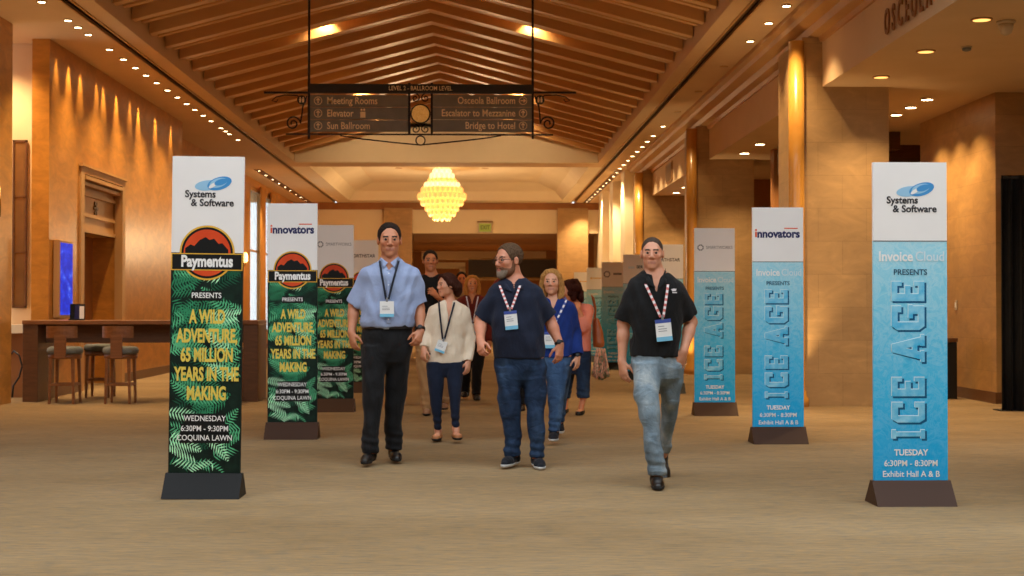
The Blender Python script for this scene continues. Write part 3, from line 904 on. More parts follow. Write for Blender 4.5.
for sg, cx in ((1, 293), (-1, 548)):
    e = 309 if sg > 0 else 532.7
    p0 = spiral(cx, 123.5, 7.5, 1.6, 0 if sg > 0 else PI, 1 if sg > 0 else -1, [S(e - sg * 2, 96), S(e - sg * 6, 106), S(e - sg * 7, 114), S(cx + sg * 8, 119)])
    obj('scroll', tube(BM(), p0, .011, 6), M['iron'], sign)
    q = [S(e - sg * 4, 101), S(e - sg * 12, 95.5), S(e - sg * 24, 95), S(e - sg * 33, 97), S(e - sg * 37, 100.5), S(e - sg * 33, 102), S(e - sg * 31, 99.5)]
    obj('scroll', tube(BM(), q, .008, 6), M['iron'], sign)
    b = BM(); c = S(e - sg * 7.2, 100)
    prism(b, disc_poly(c.x, c.z, .062, 24), 'y', -.015, .015); ic = obj('restroom_disc', b, M['sgn_dk'], sign)
    b = BM()
    for u in (-.02, .02):
        prism(b, [(c.x + u - .012, c.z - .035), (c.x + u + .012, c.z - .035), (c.x + u + .016, c.z + .016), (c.x + u - .016, c.z + .016)], 'y', -.02, -.015)
        prism(b, disc_poly(c.x + u, c.z + .028, .011, 10), 'y', -.02, -.015)
    obj('restroom_icon', b, M['sgn_txt'], ic)
arc = [S(340 + k * 161 / 24, 135.5 + 9.5 * (1 - abs(k - 12) / 12) ** .8) for k in range(25)]
obj('lower_scroll', tube(BM(), arc, .009, 6), M['iron'], sign)
c = S(420.5, 140.5)
obj('lower_ring', tube(BM(), [c + Vector((.062 * math.cos(a * PI / 12), 0, .062 * math.sin(a * PI / 12))) for a in range(25)], .009, 6), M['iron'], sign)
for sx, cy in ((-1, 98), (1, 98), (-1, 129), (1, 129)):
    obj('scroll', tube(BM(), spiral(420.5 + sx * 5, cy, 4.5, 1.3, PI / 2, sx), .008, 6), M['iron'], sign)
b = BM(); c = S(420.5, 114)
prism(b, disc_poly(c.x, c.z, .118, 32), 'y', -.03, .03)
for k in range(16):
    a = k * PI / 8
    prism(b, [(c.x + .04 * math.cos(a - .12), c.z + .04 * math.sin(a - .12)), (c.x + .105 * math.cos(a), c.z + .105 * math.sin(a)), (c.x + .04 * math.cos(a + .12), c.z + .04 * math.sin(a + .12))], 'y', -.04, -.03)
prism(b, disc_poly(c.x, c.z, .035, 16), 'y', -.045, -.03)
md = obj('sun_medallion', b, M['sun'], sign)
obj('medallion_ring', tube(BM(), [c + Vector((.125 * math.cos(a * PI / 16), -.01, .125 * math.sin(a * PI / 16))) for a in range(33)], .012, 6), M['iron'], md)

# ================================================================== chandelier
M['crystal'] = noisy('crystal_lit', (255, 214, 140), (255, 226, 160), 9, 0.25, emit=(255, 186, 100), estr=.72)
M['crystal_hot'] = noisy('crystal_bright', (255, 240, 205), (255, 244, 216), 9, 0.25, emit=(255, 222, 164), estr=.95)
M['brass'] = mat('aged_brass', (120, 84, 40), 0.35, metal=0.8)
CD = 43.0
ch = empty('chandelier', P(442, 170, CD), 'glowing tiered crystal chandelier hanging under the pale tray ceiling', 'chandelier')
co = Vector(ch.location); pxm = CD / F
obj('canopy', lathe(BM(), [(.02, .9), (.14, .9), (.16, .86), (.03, .84), (.02, 0.0), (.12, -.02), (.14, -.08), (.02, -.1)], 20), M['brass'], ch, smooth=True)
tiers = ((171.5, 8, 1), (176, 11, 1), (181, 13, 0), (185, 16.5, 1), (190, 19.5, 0), (196, 23, 0), (202, 20, 0), (207.5, 15.5, 0), (212.5, 12.5, 0), (217, 8, 0))
for k, (py, rp, hot) in enumerate(tiers):
    b = BM(); R_ = rp * pxm; zc = (170 - py) * pxm; n = max(8, int(2 * PI * R_ / .15))
    lathe(b, [(R_ * .3, zc + .06), (R_ - .05, zc + .07), (R_ - .05, zc - .06), (R_ * .3, zc - .06)], 28)
    for q in range(n):
        a = 2 * PI * (q + .5 * (k % 2)) / n
        bmesh.ops.create_icosphere(b, subdivisions=1, radius=.085, matrix=Matrix.Translation((R_ * math.cos(a), R_ * math.sin(a), zc - .02)) @ Matrix.Diagonal((.8, .8, 1.35, 1)))
    obj('crystal_tier', b, M['crystal_hot'] if hot else M['crystal'], ch)
pl_ = bpy.data.lights.new('lamp', 'POINT'); pl_.energy = 260; pl_.color = (1, .68, .36); pl_.shadow_soft_size = .6
po = bpy.data.objects.new('chandelier_lamp', pl_); C.objects.link(po); po.location = (co.x, CD, co.z - 2.3); po['kind'] = 'helper'

# ================================================================== exit sign, raised wall letters
M['exit_g'] = mat('exit_green', (150, 170, 60), 0.4, emit=(150, 170, 70), estr=0.12)
M['exit_box'] = mat('exit_housing', (190, 180, 160), 0.5)
ex = empty('exit_sign', P(485, 227, 49.9), 'small green exit sign on the pale panel over the far opening', 'exit sign')
obj('housing', box(BM(), -.25, .25, -.05, .05, -.2, .16), M['exit_box'], ex, bevel=.01)
fp = obj('face', box(BM(), -.21, .21, -.06, -.05, -.17, .12), M['exit_g'], ex)
text('lettering', 'EXIT', mat('exit_text', (60, 74, 24), .5), fp, (0, -.062, -.025), .2, .8, .004)
obj('bracket', box(BM(), -.28, .28, -.04, .06, .16, .2), M['brass'], ex)
M['bronze'] = mat('bronze_letter', (130, 76, 30), 0.4, metal=0.3)
xs_, zc_ = XF, 3.02 + CAMH
wl = empty('wall_lettering', (XF, 14.3, zc_), 'raised bronze capital letters on the plaster fascia over the lobby', 'lettering')
cell = 0.0
for k, chx in enumerate('OSCEOLA'):
    text('letter', chx, M['bronze'], wl, (-.03, .48 - k * .23, .02), .39, .60, .006, ext=.008, rot=(PI / 2, 0, -PI / 2))

# ceiling fittings on the lobby soffit and the ceiling speaker
M['fit'] = mat('fitting_cream', (196, 176, 146), 0.4)
dm = empty('dome_camera', P(1006, 17, 13.6), 'cream dome camera on the lobby soffit beside an amber downlight', 'security camera')
dm.location.z = ZS
obj('mount', lathe(BM(), [(.09, 0), (.09, -.02), (.075, -.03)], 20), M['fit'], dm, smooth=True)
obj('dome', lathe(BM(), [(.072, -.03), (.07, -.07), (.05, -.12), (.02, -.14)], 20), M['fit'], dm, smooth=True)
sp_ = empty('smoke_detector', (P(965, 44, 15.0).x, 14.95, ZS), 'small grey round detector on the lobby soffit behind the dome camera', 'detector')
obj('mount', lathe(BM(), [(.06, 0), (.06, -.015)], 18), M['fit'], sp_)
obj('sensor', lathe(BM(), [(.05, -.015), (.046, -.04), (.02, -.05)], 18), M['p_grey'], sp_, smooth=True)
gv = empty('wall_grille', (XF - .01, P(670, 170, 31.8).y, 3.1 + CAMH), 'square vent grille on the fascia between the second and third pilasters', 'vent')
obj('frame', box(BM(), -.02, .0, -.5, .5, -.22, .22), M['crown'], gv)
b = BM()
for k in range(7): box(b, -.035, -.02, -.46, .46, -.19 + k * .056, -.16 + k * .056)
obj('slats', b, M['dkwood'], gv)
# ridge sprinkler
rs = empty('sprinkler', (XM, 21.5, ZRDG + .0), 'small sprinkler at the ridge of the slatted vault', 'sprinkler')
obj('pipe', tube(BM(), [(0, 0, .1), (0, 0, -.05)], .02, 8), M['fit'], rs)
obj('deflector', lathe(BM(), [(.06, -.05), (.06, -.06)], 12), M['brass'], rs)

# ================================================================== bar table, stools, book stand
tb = empty('bar_table', (-4.48, 19.15, 0), 'long walnut counter-height table with panel ends in front of the gold wall', 'table')
obj('tabletop', box(BM(), -1.56, 1.56, -.4, .4, 1.03, 1.085), M['walnut'], tb, bevel=.006)
for x in (-1.56, 1.36):
    obj('end_panel', box(BM(), x, x + .2, -.37, .37, 0, 1.03), M['dkwood'], tb, bevel=.006)
obj('apron', box(BM(), -1.36, 1.36, -.02, .06, .78, 1.03), M['dkwood'], tb)
obj('foot_box', box(BM(), .75, 1.36, -.3, .3, 0, .7), M['walnut'], tb, bevel=.005)
M['seat'] = fabric('seat_leather', (96, 100, 96), (120, 122, 114), 6, 200, 0.5)
def stool(loc, rz, label):
    root = empty('bar_stool', loc, label, 'bar stool', 'stools at the long table', rz)
    b = BM()
    lathe(b, [(.0, .645), (.2, .645), (.225, .66), (.232, .69), (.222, .725), (.19, .745), (0, .752)], 28)
    obj('seat', b, M['seat'], root, smooth=True)
    obj('seat_ring', lathe(BM(), [(.19, .585), (.215, .59), (.215, .645), (.19, .645)], 28), M['walnut'], root, smooth=True)
    for sx in (-1, 1):
        for sy in (-1, 1):
            b = BM()
            x, y = sx * .14, sy * .14
            prism(b, [(-.018, -.018), (.018, -.018), (.018, .018), (-.018, .018)], 'z', 0, .6)
            for v_ in b.verts:
                k = v_.co.z / .6
                sc_ = .8 + .35 * k
                v_.co.x = v_.co.x * sc_ + x * (1.12 - .12 * k); v_.co.y = v_.co.y * sc_ + y * (1.12 - .12 * k)
            obj('leg', b, M['walnut'], root)
    for (x0, x1, y0, y1) in ((-.16, .16, -.165, -.14), (-.16, .16, .14, .165), (-.165, -.14, -.14, .14), (.14, .165, -.14, .14)):
        obj('footrest', box(BM(), x0, x1, y0, y1, .235, .265), M['walnut'], root)
    b = BM()                                        # T-shaped back: post and curved crest
    prism(b, [(-.075, .6), (.075, .6), (.075, .9), (-.075, .9)], 'y', -.235, -.205)
    obj('back_post', b, M['walnut'], root)
    b = BM(); n = 10
    A_ = []
    for k in range(n + 1):
        a = (k / n - .5) * 1.7
        x, y = .27 * math.sin(a), -.25 * math.cos(a) + .015
        A_.append([b.verts.new(p) for p in ((x * .9, y * .9, .86), (x, y, .86), (x, y, 1.015), (x * .9, y * .9, 1.015))])
    for p, q in zip(A_, A_[1:]):
        for k in range(4): b.faces.new((p[k], p[(k + 1) % 4], q[(k + 1) % 4], q[k]))
    b.faces.new(A_[0]); b.faces.new(A_[-1][::-1])
    obj('crest', b, M['walnut'], root, smooth=False)
    return root
pA, pB = P(70, 401, 18.75), P(125, 401, 18.75)
stool((pA.x, 18.52, 0), 0.0, 'walnut bar stool with T-shaped back, tucked under the table below the blue screen')
stool((pB.x, 18.52, 0), 0.0, 'walnut bar stool with T-shaped back, between the blue screen and the nearest jungle banner')
stool((pA.x + .12, 19.8, 0), PI, 'walnut bar stool on the wall side of the table, seen through the legs of another')
stool((-3.55, 18.52, 0), 0.0, 'walnut bar stool at the table end, seen between the two nearest jungle banners')
bs = empty('brochure_stand', (P(82, 320, 19.25).x, 19.0, 1.085), 'small stand of upright brochures on the bar table under the blue screen', 'brochure stand')
obj('back_plate', box(BM(), -.1, .1, .03, .045, 0, .22), M['black'], bs)
obj('tray', box(BM(), -.1, .1, -.04, .045, 0, .02), M['black'], bs)
for k, mm in enumerate((M['p_black'], M['p_navy'], M['p_white'])):
    x = -.095 + k * .066
    b = BM(); box(b, x, x + .058, .012 - .008 * k, .028 - .008 * k, .02, .21 - .01 * k)
    obj('brochure', b, mm, bs)

# ================================================================== wall screen, mirror, sconces, cord, switch, bin, drape
M['screen'] = mat('screen_glow', (6, 10, 40), 0.5, emit=(46, 84, 230), estr=1.0, spec=.1)
t = NT(M['screen'])
f = t.noise(t.coord('Object', (1, 2, 4)), 2.2, 2, 0.6)
cc = t.ramp(f, [(0.4, (8, 34, 170)), (0.6, (20, 58, 206)), (0.8, (110, 150, 240))])
t.l(cc, t.b.inputs['Emission Color'])
ws = empty('wall_screen', (XW + .01, 20.1, P(0, 279, 20.1).z), 'tall blue lit screen mounted on the gold wall above the bar table', 'screen')
obj('housing', box(BM(), 0, .09, -.33, .33, -.55, .55), M['crown'], ws, bevel=.01)
obj('display', box(BM(), .09, .096, -.29, .29, -.51, .51), M['screen'], ws)
M['mirror'] = noisy('smoked_mirror', (140, 110, 74), (160, 126, 86), 3, 0.2, metal=0.6)
a, c2_ = P(12, 308, 19.95), P(27, 140, 19.95)
mr_ = empty('wall_mirror', ((a.x + c2_.x) / 2, 19.97, a.z), 'tall narrow framed mirror in the recess behind the gold pillar', 'mirror')
hw_, hh_ = (c2_.x - a.x) / 2, c2_.z - a.z
b = BM()
for x0, x1, z0, z1 in ((-hw_, -hw_ + .025, 0, hh_), (hw_ - .025, hw_, 0, hh_), (-hw_, hw_, 0, .03), (-hw_, hw_, hh_ - .03, hh_), (-hw_, hw_, hh_ * .33, hh_ * .33 + .012), (-hw_, hw_, hh_ * .66, hh_ * .66 + .012)):
    box(b, x0, x1, -.03, .01, z0, z1)
obj('frame', b, M['dkwood'], mr_)
obj('mirror_plate', box(BM(), -hw_ + .02, hw_ - .02, -.012, 0, .02, hh_ - .02), M['mirror'], mr_)
M['shade'] = mat('sconce_shade', (255, 226, 170), 0.5, emit=(255, 200, 110), estr=3.2)
def sconce(loc, rz, label, s=1.0):
    r = empty('wall_sconce', loc, label, 'wall lamp', None, rz)
    obj('back_plate', box(BM(), -.04, .04, -.015, 0, -.25, .1), M['brass'], r, bevel=.005)
    obj('arm', tube(BM(), [(0, -.01, -.15), (0, -.1, -.17), (0, -.12, -.08)], .012, 8), M['brass'], r)
    obj('shade', lathe(BM(), [(.04, -.08), (.06, -.02), (.065, .1), (.045, .18), (.02, .2)], 18, (0, -.12, 0)), M['shade'], r, smooth=True)
    l = bpy.data.lights.new('lamp', 'POINT'); l.energy = 25; l.color = WARM; l.shadow_soft_size = .06
    o = bpy.data.objects.new('sconce_lamp', l); C.objects.link(o); o.parent = r; o.location = (0, -.26, .06); o['kind'] = 'helper'
    return r
p_ = P(-2, 197, 17.9)
sconce((p_.x, 17.9, p_.z), 0, 'glowing wall sconce on the gold pillar, cut by the picture edge')
p_ = P(247, 259, 38.0)
sconce((-6.48, 38.6, p_.z), PI / 2, 'tiny glowing sconce on the far wall beside the tall windows')
cd_ = obj('power_cord', tube(BM(), [(-6.42, 19.5, .62), (-6.38, 19.47, .66), (-6.3, 19.45, .6), (-6.26, 19.45, .45), (-6.3, 19.45, .3), (-6.38, 19.46, .18), (-6.4, 19.47, .02)], .013, 8), M['black'])
tag(cd_, 'black power cord looping down under the pale ledge beside the pillar', 'cord')
lg = P(962, 305, 19.6)
sw_ = empty('wall_switch', (6.765, 19.6, lg.z), 'small switch plate on the stone lobby wall beside the black drape', 'switch')
obj('plate', box(BM(), -.012, 0, -.045, .045, -.07, .07), M['fit'], sw_, bevel=.003)
obj('rocker', box(BM(), -.018, -.012, -.02, .02, -.035, .035), M['p_white'], sw_)
bn_ = empty('waste_bin', (P(950, 397, 19.0).x, 19.2, 0), 'tall black bin standing against the stone wall behind the nearest icy banner', 'bin')
obj('body', box(BM(), -.12, .12, -.15, .15, 0, .78), M['black'], bn_, bevel=.01)
obj('lid', box(BM(), -.13, .13, -.16, .16, .78, .84), M['dkwood'], bn_, bevel=.01)
# black pipe-and-drape
M['drape'] = fabric('black_drape', (10, 9, 9), (18, 16, 15), 5, 150, 0.95)
dx0 = P(998, 412, 16.8).x + .06; dz1 = 2.86
dr = empty('drape_screen', (dx0, 16.8, 0), 'tall black pipe and drape panel at the lobby edge', 'drape')
b = BM(); n = 90; rows_ = []
for k in range(n + 1):
    x = 1.9 * k / n; y = .05 * math.sin(k * 1.05) + .02 * math.sin(k * .37)
    rows_.append([b.verts.new((x, y * (1 if z < 2.5 else .5), z)) for z in (0.01, .8, 1.6, 2.4, dz1)])
for p, q in zip(rows_, rows_[1:]):
    for k in range(4): b.faces.new((p[k], q[k], q[k + 1], p[k + 1])).smooth = True
cur = obj('curtain', b, M['drape'], dr)
so_ = cur.modifiers.new('thick', 'SOLIDIFY'); so_.thickness = .006
obj('crossbar', tube(BM(), [(.02, 0, dz1 - .03), (1.95, 0, dz1 - .03)], .018, 8), M['black'], dr)
obj('upright', tube(BM(), [(.04, .09, 0.01), (.04, .09, dz1 - .03)], .02, 8), M['black'], dr)
obj('base_plate', box(BM(), -.03, .3, .0, .25, 0, .012), M['black'], dr)

# window drapes between the far windows
M['curtain'] = fabric('amber_curtain', (196, 134, 62), (210, 148, 76), 4, 120, 0.9)
for i, (ya, wd) in enumerate(((41.6, .85), (43.75, .85))):
    b = BM(); rows_ = []
    for k in range(31):
        y = ya + wd * k / 30
        rows_.append([b.verts.new((-6.42 + .04 * math.sin(k * 1.3), y, z)) for z in (.06, 1.6, 3.2, 4.85)])
    for p, q in zip(rows_, rows_[1:]):
        for k in range(3): b.faces.new((p[k], q[k], q[k + 1], p[k + 1])).smooth = True
    o = obj('window_curtain', b, M['curtain'])
    so_ = o.modifiers.new('thick', 'SOLIDIFY'); so_.thickness = .008
    tag(o, ('amber curtain between the two tall far windows', 'amber curtain at the far edge of the last tall window')[i], 'curtain', 'amber window curtains')

# far room: counter and dark menu boards
M['counter'] = noisy('counter_front', (150, 132, 106), (166, 146, 118), 2, 0.5)
fc = empty('service_counter', (.3, 53.5, 0), 'long pale counter in the room beyond the far opening', 'counter')
obj('front', box(BM(), -2.55, 2.4, -.35, .35, 0, 1.05), M['counter'], fc)
obj('countertop', box(BM(), -2.6, 2.45, -.42, .42, 1.05, 1.11), M['dkwood'], fc, bevel=.01)
M['menu'] = noisy('menu_board', (40, 30, 24), (66, 50, 38), 24, 0.5, stretch=(.4, 1, 3))
for x0, x1, lb in ((-.35, 1.15, 'dark menu board over the far counter, behind the bearded man\'s head'), (1.25, 3.3, 'dark menu board over the far counter, beside the far stone pier')):
    mb = empty('menu_board', ((x0 + x1) / 2, 57.0, 2.72), lb, 'menu board', 'menu boards over the far counter')
    w = (x1 - x0) / 2
    obj('panel', box(BM(), -w, w, -.03, .03, -.22, .5), M['menu'], mb)
    b = BM()
    for xx0, xx1, zz0, zz1 in ((-w, w, .5, .55), (-w, w, -.27, -.22)): box(b, xx0, xx1, -.05, .05, zz0, zz1)
    obj('rail', b, M['brass'], mb)
for x in (-1.6, .2, 2.0):
    spot((x, 54.5, 3.88), 500, 120, .8); spot((x, 61.5, 3.88), 600, 120, .8)
# ================================================================== people: signed-distance bodies turned into one surface each
class Field:
    def __init__(s, lo, hi, h):
        s.h = h; s.lo = np.array(lo, float)
        s.n = np.ceil((np.array(hi, float) - s.lo) / h).astype(int) + 1
        s.v = np.full(s.n, 0.25, np.float32)
        s.ax = [s.lo[i] + h * np.arange(s.n[i]) for i in range(3)]
    def sub(s, lo, hi, pad):
        a = np.clip(np.floor((np.array(lo) - pad - s.lo) / s.h).astype(int), 0, s.n)
        b = np.clip(np.ceil((np.array(hi) + pad - s.lo) / s.h).astype(int) + 1, 0, s.n)
        sl = tuple(slice(a[i], b[i]) for i in range(3))
        X = s.ax[0][sl[0]][:, None, None]; Y = s.ax[1][sl[1]][None, :, None]; Z = s.ax[2][sl[2]][None, None, :]
        return sl, X, Y, Z
    def put(s, sl, d, k, op):
        c = s.v[sl]
        d = np.broadcast_to(d, c.shape).astype(np.float32)
        if c.size == 0: return
        if op == 'add':
            h = np.maximum(k - np.abs(c - d), 0) / k
            s.v[sl] = np.minimum(c, d) - h * h * k * .25
        else:
            h = np.maximum(k - np.abs(-c - d), 0) / k      # max(c, -d)
            s.v[sl] = np.maximum(c, -d) + h * h * k * .25
    def cone(s, a, b, ra, rb, k=.02, op='add'):
        a = np.array(a, float); b = np.array(b, float)
        R = max(ra, rb); sl, X, Y, Z = s.sub(np.minimum(a, b) - R, np.maximum(a, b) + R, k + 2 * s.h)
        ab = b - a; L = max(ab @ ab, 1e-9)
        t = np.clip(((X - a[0]) * ab[0] + (Y - a[1]) * ab[1] + (Z - a[2]) * ab[2]) / L, 0, 1)
        d = np.sqrt((X - a[0] - t * ab[0]) ** 2 + (Y - a[1] - t * ab[1]) ** 2 + (Z - a[2] - t * ab[2]) ** 2) - (ra + (rb - ra) * t)
        s.put(sl, d, k, op)
    def chain(s, pts, rs, k=.02, kk=None):
        for i in range(len(pts) - 1):
            s.cone(pts[i], pts[i + 1], rs[i], rs[i + 1], k)
    def ell(s, c, r, R=None, k=.02, op='add', clip=None):
        """ellipsoid; R: 3x3 rows are its local axes; clip(lx,ly,lz) returns an extra distance to intersect with"""
        c = np.array(c, float); r = np.array(r, float); m = r.max()
        sl, X, Y, Z = s.sub(c - m, c + m, k + 2 * s.h)
        if R is None: R = np.eye(3)
        p = [(X - c[0]) * R[i][0] + (Y - c[1]) * R[i][1] + (Z - c[2]) * R[i][2] for i in range(3)]
        k0 = np.sqrt((p[0] / r[0]) ** 2 + (p[1] / r[1]) ** 2 + (p[2] / r[2]) ** 2)
        k1 = np.sqrt((p[0] / r[0] ** 2) ** 2 + (p[1] / r[1] ** 2) ** 2 + (p[2] / r[2] ** 2) ** 2) + 1e-9
        d = k0 * (k0 - 1) / k1
        if clip is not None: d = np.maximum(d, clip(*p))
        s.put(sl, d, k, op)
    def loft(s, st, n=2.3, k=.02, op='add', grow=0.0, z0=None, z1=None, round_=.012):
        """stack of ellipses: rows (z, cx, cy, a, b), any order"""
        st = sorted(st); Zs = np.array([q[0] for q in st])
        zl = Zs[0] if z0 is None else z0; zh = Zs[-1] if z1 is None else z1
        A = np.array([q[1:] for q in st], float)
        lo = [(A[:, 0] - A[:, 2]).min() - grow, (A[:, 1] - A[:, 3]).min() - grow, zl]
        hi = [(A[:, 0] + A[:, 2]).max() + grow, (A[:, 1] + A[:, 3]).max() + grow, zh]
        sl, X, Y, Z = s.sub(lo, hi, k + 2 * s.h)
        z = Z.ravel()
        def sm(col):        # smooth interpolation
            return np.interp(z, Zs, A[:, col])
        cx, cy, a, b = (sm(i)[None, None, :] for i in range(4))
        a = np.maximum(a + grow, .004); b = np.maximum(b + grow, .004)
        u = np.abs(X - cx) / a; w = np.abs(Y - cy) / b
        f = (u ** n + w ** n) ** (1 / n) + 1e-6
        g = f ** (1 - n) * np.sqrt((u ** (n - 1) / a) ** 2 + (w ** (n - 1) / b) ** 2) + 1e-6
        d = np.clip((f - 1) / g, -.3, .3)
        e = np.maximum(zl - Z, Z - zh)
        d = np.where((d > -round_) & (e > -round_), np.sqrt(np.maximum(d + round_, 0) ** 2 + np.maximum(e + round_, 0) ** 2) - round_, np.maximum(d, e))
        s.put(sl, d, k, op)
    def wrinkle(s, fn):
        m = np.abs(s.v) < .035
        ix = np.nonzero(m)
        s.v[m] += fn(s.ax[0][ix[0]], s.ax[1][ix[1]], s.ax[2][ix[2]]).astype(np.float32)
    def mesh(s, name, smooth_iter=0):
        v = s.v; n = v.shape
        v[0], v[-1] = .2, .2; v[:, 0], v[:, -1] = .2, .2; v[:, :, 0], v[:, :, -1] = .2, .2
        ins = v < 0
        cnt = np.zeros((n[0] - 1, n[1] - 1, n[2] - 1), np.int8)
        off = [(i, j, k) for i in (0, 1) for j in (0, 1) for k in (0, 1)]
        def cs(a, o): return a[o[0]:n[0] - 1 + o[0], o[1]:n[1] - 1 + o[1], o[2]:n[2] - 1 + o[2]]
        for o in off: cnt += cs(ins, o)
        act = (cnt > 0) & (cnt < 8)
        I = np.argwhere(act)
        idx = np.full(act.shape, -1, np.int32); idx[act] = np.arange(len(I))
        cv = [v[I[:, 0] + o[0], I[:, 1] + o[1], I[:, 2] + o[2]] for o in off]
        acc = np.zeros((len(I), 3)); num = np.zeros(len(I))
        for a in range(8):
            for b in range(a + 1, 8):
                da = np.array(off[b]) - np.array(off[a])
                if np.abs(da).sum() != 1: continue
                cr = (cv[a] < 0) != (cv[b] < 0)
                t = np.where(cr, cv[a] / np.where(cr, cv[a] - cv[b], 1), 0)
                acc += np.where(cr[:, None], np.array(off[a]) + t[:, None] * da, 0); num += cr
        pts = s.lo + (I + acc / num[:, None]) * s.h
        quads = []
        for ax in range(3):
            o1, o2 = [(1, 2), (2, 0), (0, 1)][ax]
            sa = [slice(0, n[i]) for i in range(3)]; sb = list(sa)
            sa[ax] = slice(0, n[ax] - 1); sb[ax] = slice(1, n[ax])
            A_, B_ = ins[tuple(sa)], ins[tuple(sb)]
            E = np.argwhere(A_ != B_)
            if not len(E): continue
            fl = A_[E[:, 0], E[:, 1], E[:, 2]]
            e1 = np.zeros(3, int); e1[o1] = 1; e2 = np.zeros(3, int); e2[o2] = 1
            q = [E, E - e1, E - e1 - e2, E - e2]
            q = np.stack([idx[c[:, 0], c[:, 1], c[:, 2]] for c in q], 1)
            q[~fl] = q[~fl][:, ::-1]
            quads.append(q)
        q = np.concatenate(quads)
        if smooth_iter:
            ed = np.concatenate([q[:, [0, 1]], q[:, [1, 2]], q[:, [2, 3]], q[:, [3, 0]]])
            for lam in [.5, -.52] * smooth_iter:
                su = np.zeros_like(pts); c = np.zeros(len(pts))
                for i in range(3):
                    su[:, i] = np.bincount(ed[:, 0], pts[ed[:, 1], i], len(pts)) + np.bincount(ed[:, 1], pts[ed[:, 0], i], len(pts))
                c = np.bincount(ed[:, 0], minlength=len(pts)) + np.bincount(ed[:, 1], minlength=len(pts))
                pts = pts + lam * (su / np.maximum(c, 1)[:, None] - pts)
        me = bpy.data.meshes.new(name)
        me.vertices.add(len(pts)); me.vertices.foreach_set('co', pts.ravel())
        me.loops.add(q.size); me.loops.foreach_set('vertex_index', q.ravel().astype(np.int32))
        me.polygons.add(len(q)); me.polygons.foreach_set('loop_start', np.arange(0, q.size, 4, dtype=np.int32))
        me.polygons.foreach_set('use_smooth', np.ones(len(q), bool))
        me.update(calc_edges=True)
        return me, pts[q].mean(1)

def unit(v):
    v = np.array(v, float); return v / np.linalg.norm(v)
def pts_of(v): return np.array((v.x, v.y, v.z))

def hand(f, wrist, d, n, th, s=1.0, curl=(12, 26, 20), spread=.0, fist=False):
    """wrist point, finger direction d, palm normal n, side of the thumb th"""
    d = unit(d); n = np.array(n, float); n = unit(n - d * (n @ d)); t = np.cross(d, n)
    if t @ np.array(th) < 0: t = -t
    w = np.array(wrist, float)
    k = .009
    # palm: metacarpals side by side
    base = []
    for i in range(4):
        o = (1.5 - i)            # index .. little
        a = w + d * .012 * s + t * o * .011 * s
        b = w + d * (.088 - .004 * abs(o - .5)) * s + t * o * .0195 * s
        f.cone(a, b, .0135 * s, .0115 * s, .016); base.append(b)
    f.cone(w - d * .01 * s, w + d * .05 * s, .024 * s, .018 * s, .02)
    ln = (.070, .078, .073, .058)
    for i in range(4):
        p = base[i]; ang = 0.0
        for j, (fr, r0, r1) in enumerate(((.45, .0098, .0088), (.31, .0088, .0080), (.24, .0080, .0068))):
            ang += math.radians(curl[j] * (1 + .12 * i))
            dr = d * math.cos(ang) + n * math.sin(ang) + t * (1.5 - i) * (.05 + spread)
            e = p + unit(dr) * ln[i] * fr * s
            f.cone(p, e, r0 * s, r1 * s, .004); p = e
    p = w + d * .022 * s + t * .022 * s + n * .006 * s
    dr = unit(d * .62 + t * .62 + n * .38)
    e = p + dr * .042 * s; f.cone(p, e, .0145 * s, .0118 * s, .014)
    dr2 = unit(d * .88 + t * .28 + n * .4)
    e2 = e + dr2 * .032 * s; f.cone(e, e2, .0108 * s, .0098 * s, .004)
    f.cone(e2, e2 + unit(d * .9 + t * .12 + n * .42) * .024 * s, .0098 * s, .0082 * s, .004)

def head_axes(yaw, pitch, roll=0.0):
    """rows: right (image right when facing us), forward, up"""
    cy, sy = math.cos(yaw), math.sin(yaw)
    fw = np.array((sy, -cy, 0.0)); rt = np.array((cy, sy, 0.0)); up = np.array((0, 0, 1.0))
    cp, sp = math.cos(pitch), math.sin(pitch)
    fw, up = fw * cp + up * sp, up * cp - fw * sp
    cr, sr = math.cos(roll), math.sin(roll)
    rt, up = rt * cr + up * sr, up * cr - rt * sr
    return np.array((rt, fw, up))

